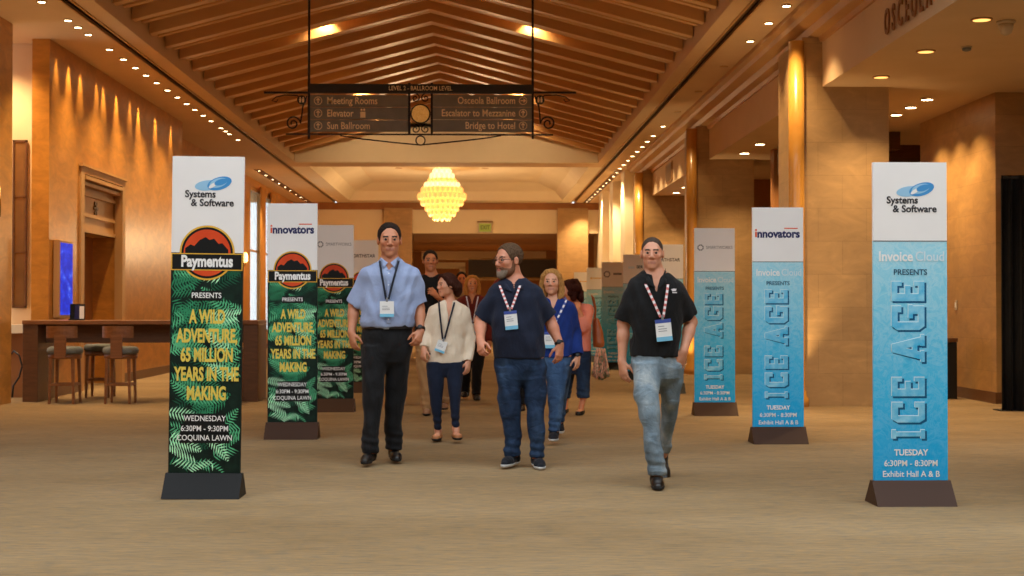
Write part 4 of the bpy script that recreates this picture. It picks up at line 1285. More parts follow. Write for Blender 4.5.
def add_head(f, c, A, s, jaw=1.0, fem=False):
    """c: head centre (mid height); s: scale on a 0.24 m head"""
    def w(x, y, z): return c + (A[0] * x + A[1] * y + A[2] * z) * s
    def R(*r): return tuple(v * s for v in r)
    f.ell(w(0, -.014, .036), R(.075, .094, .083), A, .02)
    f.ell(w(0, .026, -.012), R(.066, .066, .088), A, .03)
    f.ell(w(0, .036, -.068), R(.047 * jaw, .054, .047), A, .03)
    f.ell(w(0, .074, -.100), R(.023 * jaw, .019, .018), A, .025)
    for x in (-1, 1):
        f.ell(w(x * .042, .062, -.018), R(.022, .022, .019), A, .025)
        f.ell(w(x * .043 * jaw, .016, -.066), R(.014, .030, .026), A, .03)
    f.cone(w(-.036, .080, .028), w(.036, .080, .028), (.010 if not fem else .008) * s, (.010 if not fem else .008) * s, .018)
    for x in (-1, 1):
        f.ell(w(x * .031, .098, .006), R(.018, .014, .011), A, .012, 'sub')
    for x in (-1, 1):
        f.cone(w(x * .020, .0895, .0125), w(x * .042, .0825, .0115), .0062 * s, .0062 * s, .004)
        f.cone(w(x * .021, .0885, -.0045), w(x * .041, .0825, -.004), .0055 * s, .0055 * s, .004)
    f.cone(w(0, .088, .018), w(0, .110, -.024), .0085 * s, .0125 * s, .012)
    for x in (-1, 1):
        f.ell(w(x * .0125, .100, -.031), R(.0095, .011, .0085), A, .008)
    f.cone(w(-.024, .0845, -.0615), w(.024, .0845, -.0615), .0065 * s, .0065 * s, .008)
    f.cone(w(0, .091, -.0595), w(0, .091, -.0595), .007 * s, .007 * s, .008)
    f.cone(w(-.016, .086, -.072), w(.016, .086, -.072), .0075 * s, .0075 * s, .008)
    for x in (-1, 1):            # ears
        f.ell(w(x * .0795, -.006, -.004), R(.012, .020, .032), A, .006)
        f.ell(w(x * .0905, .000, -.002), R(.006, .009, .016), A, .005, 'sub')
    return w

SK = {}
def skin_mats(key, skin, lip, brow):
    sk = noisy('skin_' + key, skin, tuple(min(255, int(v * 1.07)) for v in skin), 22, 0.5)
    b = sk.node_tree.nodes['Principled BSDF']
    b.inputs['Subsurface Weight'].default_value = .12
    b.inputs['Subsurface Radius'].default_value = (.6, .22, .12)
    b.inputs['Subsurface Scale'].default_value = .01
    return [sk, mat('lip_' + key, tuple(int(a * .55 + b_ * .45) for a, b_ in zip(lip, skin)), .45), mat('brow_' + key, brow, .8), noisy('cheek_' + key, tuple(int(v * q) for v, q in zip(skin, (1.0, .9, .87))), tuple(int(v * q) for v, q in zip(skin, (1.0, .94, .9))), 30, .5)]
M['eye_w'] = mat('eye_white', (168, 150, 138), .3)
M['eye_d'] = mat('eye_iris', (44, 32, 24), .2)
HAIRM = {}
def hair_mat(key, c0, c1):
    m = mat('hair_' + key, c0, .65, spec=.12); t = NT(m)
    fct = t.noise(t.coord('Object', (60, 60, 9)), 3.0, 4, .6)
    t.color(t.ramp(fct, [(.3, c0), (.7, c1)])); t.bump(fct, .5, .004)
    return m

def person(spec):
    """spec: everything in photo pixels at depth D, turned into world metres; see the calls below"""
    D = spec['D']; px = D / F; h = spec.get('h', .006); key = spec['key']
    foot0 = P(spec['base'][0], spec['base'][1], D)
    root = empty('person', (foot0.x, D, 0), spec['label'], 'person')
    O = np.array((foot0.x, D, 0.0))
    def W(x, y, dy=0.0): return pts_of(P(x, y, D + dy)) - O
    def row(py, x0, x1, b, dy=0.0):
        p = W((x0 + x1) / 2, py, dy)
        return (p[2], p[0], p[1], (x1 - x0) / 2 * px * (1 + dy / D), b)
    tor = [row(*r) for r in spec['torso']]
    legs = [[row(*r) for r in L] for L in spec['legs']]
    pel = [row(*r) for r in spec['pelvis']]
    # ---------------- the body: one surface from crown to toes
    allp = [W(*spec['head'][:2])] + [W(*q) for A_ in spec['arms'] for q in A_['j']]
    xs = [q[1] - q[3] for L in legs for q in L] + [q[1] + q[3] for L in legs for q in L] + [q[1] - q[3] for q in tor] + [q[1] + q[3] for q in tor] + [p[0] for p in allp]
    ys = [q[2] for L in legs for q in L] + [p[1] for p in allp]
    hs = spec['head'][2] * px / .24
    zt_ = W(*spec['head'][:2])[2] + .14 * hs
    lo = (min(xs) - .14, min(ys) - .33, -.03); hi = (max(xs) + .14, max(ys) + .3, zt_ + .05)
    f = Field(lo, hi, h)
    thin = spec.get('thin', .016)
    f.loft(tor, 2.3, .03, grow=-thin)
    f.loft(pel, 2.3, .03, grow=-thin)
    for L, ft in zip(legs, spec['feet']):
        f.loft(L, 2.1, .02, grow=-thin * (1.0 if spec.get('bare') else 1.3))
        a = W(*ft['ankle'], ft.get('dy', 0)); a[2] = max(a[2], .075) if not ft.get('lift') else a[2]
        f.cone((L and sorted(L)[0][1], sorted(L)[0][2], sorted(L)[0][0]), a, .036, .034, .02)
        yaw = math.radians(ft.get('yaw', 0)); pt = math.radians(ft.get('pitch', 0))
        dv = np.array((math.sin(yaw) * math.cos(pt), -math.cos(yaw) * math.cos(pt), math.sin(pt)))
        up = np.array((-math.sin(yaw) * math.sin(pt), math.cos(yaw) * math.sin(pt), math.cos(pt)))
        fl = ft.get('len', .27)
        heel = a - up * .040 - dv * .03
        f.cone(heel, a - up * .046 + dv * (fl - .12), .030, .030, .02)
        f.cone(a - up * .046 + dv * (fl - .14), a - up * .052 + dv * (fl - .09), .032, .022, .02)
        ft['_'] = (a, dv, up, fl)
    for A_ in spec['arms']:
        j = [W(*q) for q in A_['j']]; r = A_.get('r', 1.0) * spec.get('arm_r', 1.0)
        sh, el, wr = j[:3]
        f.cone(sh, el, .052 * r, .042 * r, .03)
        f.cone(el, el + (wr - el) * .35, .042 * r, .041 * r, .02); f.cone(el + (wr - el) * .3, wr, .041 * r, .027 * r, .02)
        if A_.get('hand') is not None:
            H = A_['hand']
            tip = W(*H['tip'])
            hand(f, wr, tip - wr, H['n'], H['th'], H.get('s', 1.0) * spec.get('hand_s', 1.0), H.get('curl', (12, 26, 20)))
        A_['_'] = (sh, el, wr)
    hc = W(*spec['head'][:2], spec.get('head_dy', -.02))
    A = head_axes(math.radians(spec['yaw']), math.radians(spec.get('pitch', 0)), math.radians(spec.get('roll', 0)))
    w = add_head(f, hc, A, hs, spec.get('jaw', 1.0), spec.get('fem', False))
    nb = W(*spec['neck'][:2], spec.get('neck_dy', .0)); nr = spec['neck'][2] * px
    f.cone(w(0, -.024, -.06), nb, nr * .95, nr * 1.04, .018)
    f.cone(nb, nb + np.array((0, .02, -.10)), nr * 1.1, nr * 1.4, .04)
    fld = f
    me, cen = f.mesh('body')
    mats = skin_mats(key, spec['skin'], spec.get('lip', (150, 84, 72)), spec['hair_c'][0] if not spec.get('brow') else spec['brow'])
    loc = ((cen - hc) @ A.T) / hs
    mi = np.zeros(len(cen), np.int32)
    ax_ = np.abs(loc[:, 0])
    front = (loc[:, 1] > .05) & (np.abs(loc[:, 2]) < .13) & (ax_ < .09)
    mi[front & (ax_ < .052) & (loc[:, 2] < -.012) & (loc[:, 2] > -.045) & (ax_ > .018)] = 3
    mi[front & (loc[:, 1] > .07) & (ax_ < .027) & (loc[:, 2] > -.075) & (loc[:, 2] < -.057)] = 1
    arch = .0235 + .004 * np.cos((ax_ - .03) / .02)
    mi[front & (ax_ > .012) & (ax_ < .05) & (np.abs(loc[:, 2] - arch) < .0050)] = 2
    me.polygons.foreach_set('material_index', mi)
    bod = link('body', me, mats, root)
    for x in (-1, 1):            # eyes
        b = BM()
        bmesh.ops.create_uvsphere(b, u_segments=16, v_segments=12, radius=.0125 * hs)
        fwv = Vector((0, 1, 0))
        for fc in b.faces:
            fc.smooth = True
            if fc.calc_center_median().normalized().dot(fwv) > .62: fc.material_index = 1
        o = obj('eye', b, [M['eye_w'], M['eye_d']], root, smooth=True)
        m4 = Matrix(((A[0][0], A[1][0], A[2][0]), (A[0][1], A[1][1], A[2][1]), (A[0][2], A[1][2], A[2][2]))).to_4x4()
        e = w(x * .031, .0815, .006)
        o.matrix_local = Matrix.Translation(Vector(e)) @ m4
    # ---------------- hair
    hm = hair_mat(key, *spec['hair_c'])
    hg = spec.get('hair', 'short')
    hh = max(h * .75, .0042)
    ext = .2 if hg != 'long' else .36
    fh = Field(hc - np.array((.17, .17, .17 if hg in ('short', 'buzz') else .33)) * hs, hc + np.array((.17, .17, .17)) * hs, hh)
    inf = {'buzz': .0045, 'short': .009, 'long': .013, 'tied': .014, 'curly': .026}[hg]
    rec = spec.get('recede', 0.0)
    def clip(lx, ly, lz):
        lx, ly, lz = lx / hs, (ly / hs - .014), lz / hs + .036
        fr = np.interp(ly, [-.12, -.03, -.005, .03, .048, .062, .078, .10], [-.078, -.064, -.05, -.026, .035, .086 + rec * .3, .103 + rec, .117 + rec])
        fr = fr + .005 * np.sin(lx * 210) + .004 * np.sin(lx * 90 + ly * 260) + .004 * np.sin(ly * 330)
        side = np.clip((np.abs(lx) - .03) / .04, 0, 1) * rec * .6
        return (fr + side - lz) * .7 * hs
    fh.ell(w(0, -.014, .036), tuple((q + inf) * hs for q in (.075, .094, .083)), A, .004, clip=clip)
    if hg == 'long':
        for x in (-1, 1):
            fh.chain([w(x * .045, .045, .108), w(x * .078, .035, .06), w(x * .092, .012, -.01), w(x * .094, .0, -.07), w(x * .088, .005, -.125), w(x * .07, .02, -.155)], [q * hs for q in (.014, .018, .022, .026, .026, .016)], .025)
        fh.chain([w(0, -.06, .03), w(0, -.075, -.05), w(0, -.07, -.12)], [q * hs for q in (.085, .085, .07)], .03)
    elif hg == 'curly':
        r = np.random.default_rng(3)
        for i in range(46):
            a = r.uniform(0, 2 * PI); z = r.uniform(-.15, .1); y = -.02 + .09 * math.sin(a)
            if y > .04 and z < .07: continue
            q = math.sqrt(max(.1, 1 - (max(z, 0) / .13) ** 2))
            c_ = w(.088 * math.cos(a) * q, -.03 + .088 * math.sin(a) * q - (.03 if z < -.05 else 0), z + .02)
            fh.cone(c_, c_, .034 * hs, .034 * hs, .02)
    elif hg == 'tied':
        for x in (-1, 1):
            fh.chain([w(x * .02, .068, .108), w(x * .062, .045, .07), w(x * .082, .0, .02), w(x * .06, -.07, -.03)], [q * hs for q in (.012, .018, .02, .03)], .02)
        fh.chain([w(0, -.10, .01), w(0, -.135, -.03), w(0, -.13, -.10)], [q * hs for q in (.05, .048, .03)], .03)
        if spec.get('bun'):
            fh.cone(w(0, -.11, -.02), w(0, -.13, -.06), .052 * hs, .04 * hs, .03)
    wk = .003 if hg != 'buzz' else .0008
    fh.wrinkle(lambda X, Y, Z: wk * np.sin(190 * X + 60 * np.sin(14 * Z)) * np.cos(150 * Y) + wk * np.sin(330 * X + 210 * Y + 40 * Z))
    # keep hair off the face: carve the front of the face out
    if hg in ('long', 'curly', 'tied'):
        fh.ell(w(0, .085, -.03), (.058 * hs, .07 * hs, .115 * hs), A, .012, 'sub')
    mh, _c = fh.mesh('hair'); link('hair', mh, hm, root)
    if spec.get('beard'):
        fb = Field(hc - .15 * hs, hc + .15 * hs, hh)
        def bc(lx, ly, lz): return np.zeros_like(lx)
        fb.ell(w(0, .030, -.072), (.068 * hs, .066 * hs, .052 * hs), A, .02)
        fb.ell(w(0, .076, -.104), (.032 * hs, .027 * hs, .026 * hs), A, .025)
        fb.cone(w(-.03, .086, -.052), w(.03, .086, -.052), .009 * hs, .009 * hs, .012)
        for x in (-1, 1): fb.ell(w(x * .064, .010, -.035), (.012 * hs, .016 * hs, .04 * hs), A, .02)
        fb.ell(w(0, .098, -.066), (.020 * hs, .02 * hs, .009 * hs), A, .006, 'sub')
        fb.ell(w(0, .07, .03), (.085 * hs, .06 * hs, .075 * hs), A, .01, 'sub'); fb.ell(w(0, .09, -.02), (.045 * hs, .03 * hs, .026 * hs), A, .008, 'sub')
        fb.ell(w(0, -.06, -.08), (.1 * hs, .055 * hs, .14 * hs), A, .02, 'sub')
        fb.wrinkle(lambda X, Y, Z: .0016 * np.sin(420 * X + 90 * Z) * np.sin(380 * Z + 200 * Y))
        mb, cb = fb.mesh('beard')
        lb = ((cb - hc) @ A.T) / hs
        mb.polygons.foreach_set('material_index', ((lb[:, 1] > .062) & (lb[:, 2] < -.066)).astype(np.int32))
        link('beard', mb, [hair_mat(key + '_beard', *spec['beard'][0]), hair_mat(key + '_chin', *spec['beard'][1])], root)
    if spec.get('glasses'):
        b = BM()
        def wv(*q): return Vector(w(*q))
        for x in (-1, 1):
            tube(b, [wv(x * .033 + .026 * math.cos(a * PI / 10), .103 - .006 * abs(math.cos(a * PI / 10)), .004 + .019 * math.sin(a * PI / 10)) for a in range(21)], .0022, 6)
            tube(b, [wv(x * .059, .099, .008), wv(x * .079, .06, .01), wv(x * .082, -.005, .008), wv(x * .08, -.02, -.008)], .0022, 6)
        tube(b, [wv(-.008, .107, .008), wv(.008, .107, .008)], .0022, 6)
        obj('glasses', b, M['black'], root)
    return dict(root=root, W=W, row=row, tor=tor, legs=legs, pel=pel, spec=spec, px=px, O=O, hc=hc, A=A, hs=hs, w=w, nb=nb, nr=nr, h=h, lo=lo, hi=hi, hm=hm)

def cloth_wrinkle(amp, kx, kz, seed=0):
    r = np.random.default_rng(seed); ph = r.uniform(0, 6.28, 8)
    def fn(X, Y, Z):
        w1 = np.sin(kz * Z + 6 * np.sin(kx * X + ph[0]) + ph[1]) * np.sin(kx * 1.3 * X + 9 * Y + ph[2])
        w2 = np.sin(kz * .55 * Z + kx * 1.1 * X + 14 * Y + ph[3])
        w3 = np.sin(kz * 1.7 * Z - kx * .8 * X + ph[4]) * np.sin(11 * Y + kx * X + ph[5])
        return amp * (.6 * w1 + .6 * w2 + .35 * w3)
    return fn

def chest_y(R, x, z, grow=0.0):
    """front of the torso at (x, z)"""
    st = sorted(R['tor']); Zs = [q[0] for q in st]
    cx, cy, a, b = (np.interp(z, Zs, [q[i] for q in st]) for i in range(1, 5))
    a += grow; b += grow
    u = min(abs(x - cx) / a, .98)
    return cy - b * (1 - u ** 2.3) ** (1 / 2.3)

def top(R, m, sleeve, name='shirt', z_hem=None, vneck=None, wr=(.004, 16, 30), open_front=None, high=0.0, long_=False, seed=1):
    """upper garment; sleeve: radius list per arm [(r0, r1, t_end)] measured along shoulder-elbow(-wrist)"""
    sp = R['spec']; h = max(R['h'], .006)
    f = Field(R['lo'], (R['hi'][0], R['hi'][1], R['nb'][2] + .1), h)
    f.loft(R['tor'], 2.3, .03, z0=z_hem, round_=.01)
    for A_, sl in zip(sp['arms'], sleeve):
        sh, el, wr_ = A_['_']
        r0, r1, r2, t = sl
        if t <= 1.0:
            e = sh + (el - sh) * t
            f.cone(sh, e, r0, r1, .045)
        else:
            f.cone(sh, el, r0, r1, .045); e = el + (wr_ - el) * (t - 1.0); f.cone(el, e, r1, r2, .02)
        # open the cuff so that the arm leaves the sleeve through a dark edge
        d_ = unit(e - (sh if t <= 1 else el)); rr = (r1 if t <= 1 else r2)
        f.ell(e + d_ * rr * .95, (rr * 1.6, rr * 1.6, rr * .95), np.array((unit(np.cross(d_, (0.3, 1, .2))), unit(np.cross(d_, np.cross(d_, (0.3, 1, .2)))), d_)), .006, 'sub')
    # neck hole
    nb, nr = R['nb'], R['nr']
    f.cone(nb + np.array((0, -.015, -.012 + high)), nb + np.array((0, -.03, .12)), nr * 1.12, nr * 1.9, .01, 'sub')
    if vneck:
        vx, vy, vw = vneck                      # bottom pixel of the V and half width (px) at the top
        p = R['W'](vx, vy); p[1] = chest_y(R, p[0], p[2])
        t_ = np.array((nb[0], p[1] + .0, nb[2] + .03)); t_[1] = nb[1] - nr
        s_ = 14
        for i in range(s_ + 1):
            q = p + (t_ - p) * i / s_
            q[1] = chest_y(R, q[0], q[2]) if q[2] < max(z_[0] for z_ in R['tor']) else q[1]
            rr = max(vw * R['px'] * i / s_, .006)
            f.ell(q, (rr, .030, .016), None, .004, 'sub')
    f.wrinkle(cloth_wrinkle(wr[0], wr[1], wr[2], seed))
    me, cen = f.mesh(name)
    return link(name, me, m, R['root'])

def bottoms(R, m, name='trousers', wr=(.004, 14, 34), z_top=None, seed=2, k=.025, low=None):
    h = max(R['h'], .006)
    f = Field(R['lo'], (R['hi'][0], R['hi'][1], max(q[0] for q in R['pel']) + .05), h)
    f.loft(R['pel'], 2.3, .03, z1=z_top)
    for L in R['legs']: f.loft(L, 2.15, k, z0=low)
    f.wrinkle(cloth_wrinkle(wr[0], wr[1], wr[2], seed))
    zmin = min(q[0] for L in R['legs'] for q in L)
    # folds gather above the hem
    f.wrinkle(lambda X, Y, Z: .004 * np.exp(-((Z - zmin - .08) / .09) ** 2) * np.sin(95 * Z + 14 * X))
    me, _c = f.mesh(name)
    return link(name, me, m, R['root'])

def shoes(R, m, sole, style='shoe', grow=.010):
    for ft in R['spec']['feet']:
        a, dv, up, fl = ft['_']
        f = Field(a - .36, a + .36, .006)
        flat_ = abs(ft.get('pitch', 0)) < 1
        s = np.cross(dv, up)
        f.cone(a - up * .036 - dv * .035, a - up * .04 + dv * (fl - .13), .034 + grow * .5, .036 + grow * .4, .02)
        f.cone(a - up * .045 + dv * (fl - .15), a - up * .055 + dv * (fl - .085), .040 + grow * .4, .027 + grow * .3, .02)
        if style != 'sandal':
            f.cone(a - up * .02 - dv * .02, a + up * .004 - dv * .01, .036 + grow, .034 + grow, .02)
        # cut flat underneath
        sl, X, Y, Z = f.sub(f.lo, f.lo + f.h * f.n, 0)
        base = a - up * .0745
        hgt = (X - base[0]) * up[0] + (Y - base[1]) * up[1] + (Z - base[2]) * up[2]
        raw = f.v.copy()
        f.v = np.maximum(f.v, .018 - hgt).astype(np.float32)
        if style == 'sandal':
            f.v = np.maximum(f.v, hgt - .045).astype(np.float32)
        me, _c = f.mesh('shoe'); o = link('shoe' if style != 'sandal' else 'sandal', me, m, R['root'])
        f.v = np.maximum(np.maximum(raw - .004, hgt - .022), -hgt).astype(np.float32)
        me, _c = f.mesh('sole'); link('sole', me, sole, o)

M['badge_w'] = mat('badge_white', (232, 232, 230), .35)
M['badge_b'] = mat('badge_blue', (120, 190, 222), .35)
M['badge_d'] = mat('badge_dark_blue', (64, 84, 160), .35)
M['badge_t'] = mat('badge_print', (150, 150, 156), .5)
def lanyard(R, m, lx, rx, bx, by, top_y, bw=.105, bh=.145, tilt=0.0, m2=None, z_off=.016, clip_y=None, wid=.017, holder=False):
    """two ribbons from the neck to a badge; pixel positions"""
    W = R['W']; px = R['px']
    cl = W(bx, by)
    if holder: pass
    b = BM()
    topz = W(lx, top_y)[2]
    for x in (lx, rx):
        p0 = W(x, top_y); p1 = W(bx + (x - bx) * .12, by)
        pts = [np.array((R['nb'][0] + (p0[0] - R['nb'][0]) * .9, R['nb'][1] + R['nr'] * .4, topz + .028))]
        for k in range(13):
            q = p0 + (p1 - p0) * k / 12
            q[1] = chest_y(R, q[0], q[2]) - z_off
            pts.append(q)
        prev = None
        n_ = len(pts)
        for k, q in enumerate(pts):
            tg = pts[min(k + 1, n_ - 1)] - pts[max(k - 1, 0)]
            sd = np.cross(unit(tg), (0, -1, 0)); sd = unit(sd) * wid / 2 if np.linalg.norm(sd) > 1e-4 else np.array((wid / 2, 0, 0))
            ring = [b.verts.new(q + sd + np.array((0, -.002, 0))), b.verts.new(q - sd + np.array((0, -.002, 0))), b.verts.new(q - sd + np.array((0, .002, 0))), b.verts.new(q + sd + np.array((0, .002, 0)))]
            if prev:
                for i in range(4):
                    fc = b.faces.new((prev[i], prev[(i + 1) % 4], ring[(i + 1) % 4], ring[i]))
                    fc.material_index = k % 2 if m2 else 0
            prev = ring
    ly = obj('lanyard', b, [m, m2] if m2 else m, R['root'])
    cy = min(chest_y(R, cl[0], cl[2] - q) for q in (0, bh * .5, bh)) - z_off - .008
    bd = obj('badge', box(BM(), -bw / 2, bw / 2, -.002, .002, -bh, 0), M['badge_w'], R['root'], loc=(cl[0], cy, cl[2] - .015), rot=(0, tilt, 0), bevel=.001)
    obj('badge_band', box(BM(), -bw / 2, bw / 2, -.0032, -.0022, -bh, -bh * .80), M['badge_b'], bd)
    obj('badge_band', box(BM(), -bw / 2, bw / 2, -.0032, -.0022, -bh * .17, 0), M['badge_d'] if m2 else M['badge_w'], bd)
    b = BM()
    for q in (.3, .42, .52): box(b, -bw * .34, bw * (.2 if q > .3 else .05), -.003, -.0022, -bh * (q + .035), -bh * q)
    obj('badge_lettering', b, M['badge_t'], bd)
    obj('clip', box(BM(), -.008, .008, -.004, .004, -.005, .03), M['p_grey'], bd)
    return bd

def watch(R, arm, m, t=.93, r=.034):
    sh, el, wr = R['spec']['arms'][arm]['_']
    d = unit(wr - el); c = el + (wr - el) * t
    q = Vector(d).to_track_quat('Z', 'Y')
    b = BM(); lathe(b, [(r * .8, -.011), (r, -.011), (r, .011), (r * .8, .011)], 20)
    o = obj('watch_strap', b, m, R['root'], smooth=True); o.rotation_euler = q.to_euler(); o.location = c
    fr = q.inverted() @ Vector((0, -1, 0)); fr.z = 0; fr = fr.normalized()
    b = BM(); lathe(b, [(.002, 0), (.019, 0), (.019, .008), (.016, .010), (.001, .010)], 18)
    f2 = obj('watch_face', b, m, o, smooth=True)
    f2.location = fr * r * .98; f2.rotation_euler = fr.to_track_quat('Z', 'Y').to_euler()

def belt(R, m, py, grow=.006, hgt=.034, buckle=None):
    z = R['W'](spec_x(R), py)[2]
    st = sorted(R['pel']); Zs = [q[0] for q in st]
    cx, cy, a, b_ = (np.interp(z, Zs, [q[i] for q in st]) for i in range(1, 5))
    b = BM(); n = 48; rings = []
    for zz, g in ((-hgt / 2, .0), (-hgt / 2, grow), (hgt / 2, grow), (hgt / 2, .0)):
        ring = []
        for k in range(n):
            t = 2 * PI * k / n; c, s = math.cos(t), math.sin(t)
            rr = 1 / ((abs(c) / (a + g)) ** 2.3 + (abs(s) / (b_ + g)) ** 2.3) ** (1 / 2.3)
            ring.append(b.verts.new((cx + rr * c, cy + rr * s, z + zz)))
        rings.append(ring)
    for p, q in zip(rings, rings[1:] + rings[:1]):
        for k in range(n): b.faces.new((p[k], p[(k + 1) % n], q[(k + 1) % n], q[k]))
    o = obj('belt', b, m, R['root'])
    if buckle:
        obj('buckle', box(BM(), cx - .022, cx + .022, cy - b_ - grow - .005, cy - b_ - grow + .002, z - .02, z + .02), M['p_grey'], o, bevel=.003)
def spec_x(R): return (R['spec']['pelvis'][0][1] + R['spec']['pelvis'][0][2]) / 2

def collar(R, m, hgt=.038, gap=.35, flare=.018, drop=.01):
    """a turned-down collar: two leaves round the neck that part in front"""
    nb, nr = R['nb'], R['nr']; b = BM(); n = 36
    rings = []
    for k in range(n + 1):
        t = gap + (2 * PI - 2 * gap) * k / n            # 0 = straight ahead (-y)
        c, s = -math.cos(t), math.sin(t)
        fr = max(0, math.cos(t)) ** 1.5
        tip = hgt * (1 + .9 * fr)
        r0 = nr * 1.13
        zt = nb[2] + .034 - .03 * fr
        pr = ((r0, zt), (r0 + .006, zt + .004), (r0 + flare, zt - tip * .5), (r0 + flare * 1.5, zt - tip), (r0 + flare * 1.5 - .006, zt - tip), (r0 + .0, zt - tip * .6))
        rings.append([b.verts.new((nb[0] + s * r, nb[1] + c * r * 1.08 - .012, z)) for r, z in pr])
    for p, q in zip(rings, rings[1:]):
        for i in range(6):
            b.faces.new((p[i], p[(i + 1) % 6], q[(i + 1) % 6], q[i])).smooth = True
    b.faces.new(rings[0]); b.faces.new(rings[-1][::-1])
    return obj('collar', b, m, R['root'])

def collar_leaves(R, m, leaves):
    """each leaf: neck-side pixel, throat pixel, tip pixel"""
    nb, nr = R['nb'], R['nr']
    ztop = max(q[0] for q in R['tor'])
    for A_, V_, T_ in leaves:
        a, v, t = (R['W'](*q) for q in (A_, V_, T_))
        b = BM(); n = 8; front = []; back = []
        for i in range(n + 1):
            u = i / n
            p0 = a + (v - a) * u
            p1 = a + (t - a) * min(1, u * 1.35) if u < .74 else t + (v - t) * ((u - .74) / .26) * .45
            rf, rb = [], []
            for j in range(4):
                q = p0 + (p1 - p0) * j / 3
                dx = q[0] - nb[0]
                yn = nb[1] - .012 - math.sqrt(max(0, (nr * 1.2) ** 2 - dx * dx))
                yc = chest_y(R, q[0], min(q[2], ztop - .005))
                s_ = np.clip((q[2] - (nb[2] - .03)) / .05, 0, 1)
                y = min(yc, yn) * (1 - s_) + yn * s_ - .012 - .006 * math.sin(PI * j / 3)
                rf.append(b.verts.new((q[0], y, q[2]))); rb.append(b.verts.new((q[0], y + .006, q[2])))
            front.append(rf); back.append(rb)
        for i in range(n):
            for j in range(3):
                b.faces.new((front[i][j], front[i + 1][j], front[i + 1][j + 1], front[i][j + 1])).smooth = True
                b.faces.new((back[i][j], back[i][j + 1], back[i + 1][j + 1], back[i + 1][j]))
            b.faces.new((front[i][0], back[i][0], back[i + 1][0], front[i + 1][0])); b.faces.new((front[i][3], front[i + 1][3], back[i + 1][3], back[i][3]))
        obj('collar_leaf', b, m, R['root'])
# ================================================================== the walkers
M['shirt_blue'] = fabric('shirt_light_blue', (142, 156, 190), (154, 168, 200), 7, 300, .8)
M['slacks'] = fabric('slacks_black', (15, 15, 17), (22, 22, 24), 6, 260, .8)
M['polo_navy'] = fabric('polo_navy', (22, 28, 46), (28, 35, 54), 7, 300, .85)
M['polo_black'] = fabric('polo_black', (15, 15, 16), (21, 21, 22), 7, 300, .85)
def denim(name, c0, c1, hi):
    m = mat(name, c0, .9, spec=.2); t = NT(m)
    v = t.coord('Object', (1, 1, .45))
    f = t.noise(v, 5.5, 6, .62); f2 = t.noise(t.coord('Object', (1, 1, 1)), 320, 2)
    t.color(t.ramp(f, [(.3, c0), (.52, c1), (.72, hi)]))
    f3 = t.noise(t.coord('Object', (1, 1, 1.5), rot=(.2, .5, 0)), 8, 3, .5, 1.2)
    add = t.n('ShaderNodeMath', _operation='MULTIPLY_ADD'); t.l(f3, add.inputs[0]); add.inputs[1].default_value = 9.0; t.l(f2, add.inputs[2])
    t.bump(add.outputs[0], .6, .004)
    return m
M['jeans_dk'] = denim('jeans_dark', (26, 38, 60), (38, 56, 82), (58, 78, 104))
M['jeans_lt'] = denim('jeans_light', (88, 104, 116), (122, 138, 148), (172, 178, 178))
M['jeans_md'] = denim('jeans_mid', (40, 60, 92), (60, 86, 120), (86, 112, 142))
M['leather'] = mat('shoe_leather', (16, 14, 13), .35)
M['sole_dk'] = mat('sole_dark', (12, 11, 10), .7)
M['sole_lt'] = mat('sole_white', (200, 200, 198), .6)
M['sneaker'] = fabric('sneaker_mesh', (18, 20, 26), (26, 28, 36), 8, 200, .8)
M['lan_dk'] = fabric('lanyard_dark', (22, 24, 34), (34, 36, 50), 20, 200, .7)
M['lan_w'] = mat('lanyard_white', (226, 220, 222), .7)
M['lan_r'] = mat('lanyard_red', (206, 112, 106), .7)
M['cream'] = fabric('cardigan_cream', (224, 204, 178), (236, 218, 194), 8, 220, .9)
M['cream2'] = fabric('blouse_cream', (232, 220, 204), (240, 230, 216), 8, 260, .9)
M['legging'] = fabric('legging_navy', (18, 26, 44), (26, 36, 58), 6, 260, .85)
M['blue_knit'] = fabric('jacket_blue', (18, 40, 104), (26, 54, 128), 6, 220, .85)
M['pink'] = fabric('top_coral', (226, 132, 112), (238, 150, 128), 6, 220, .85)
M['maroon'] = fabric('top_maroon', (98, 30, 20), (120, 40, 28), 6, 220, .85)
M['khaki'] = fabric('khaki', (168, 128, 84), (184, 144, 98), 6, 240, .85)
M['sandal'] = mat('sandal_tan', (172, 112, 66), .5)
R_ARM, L_ARM = 0, 1

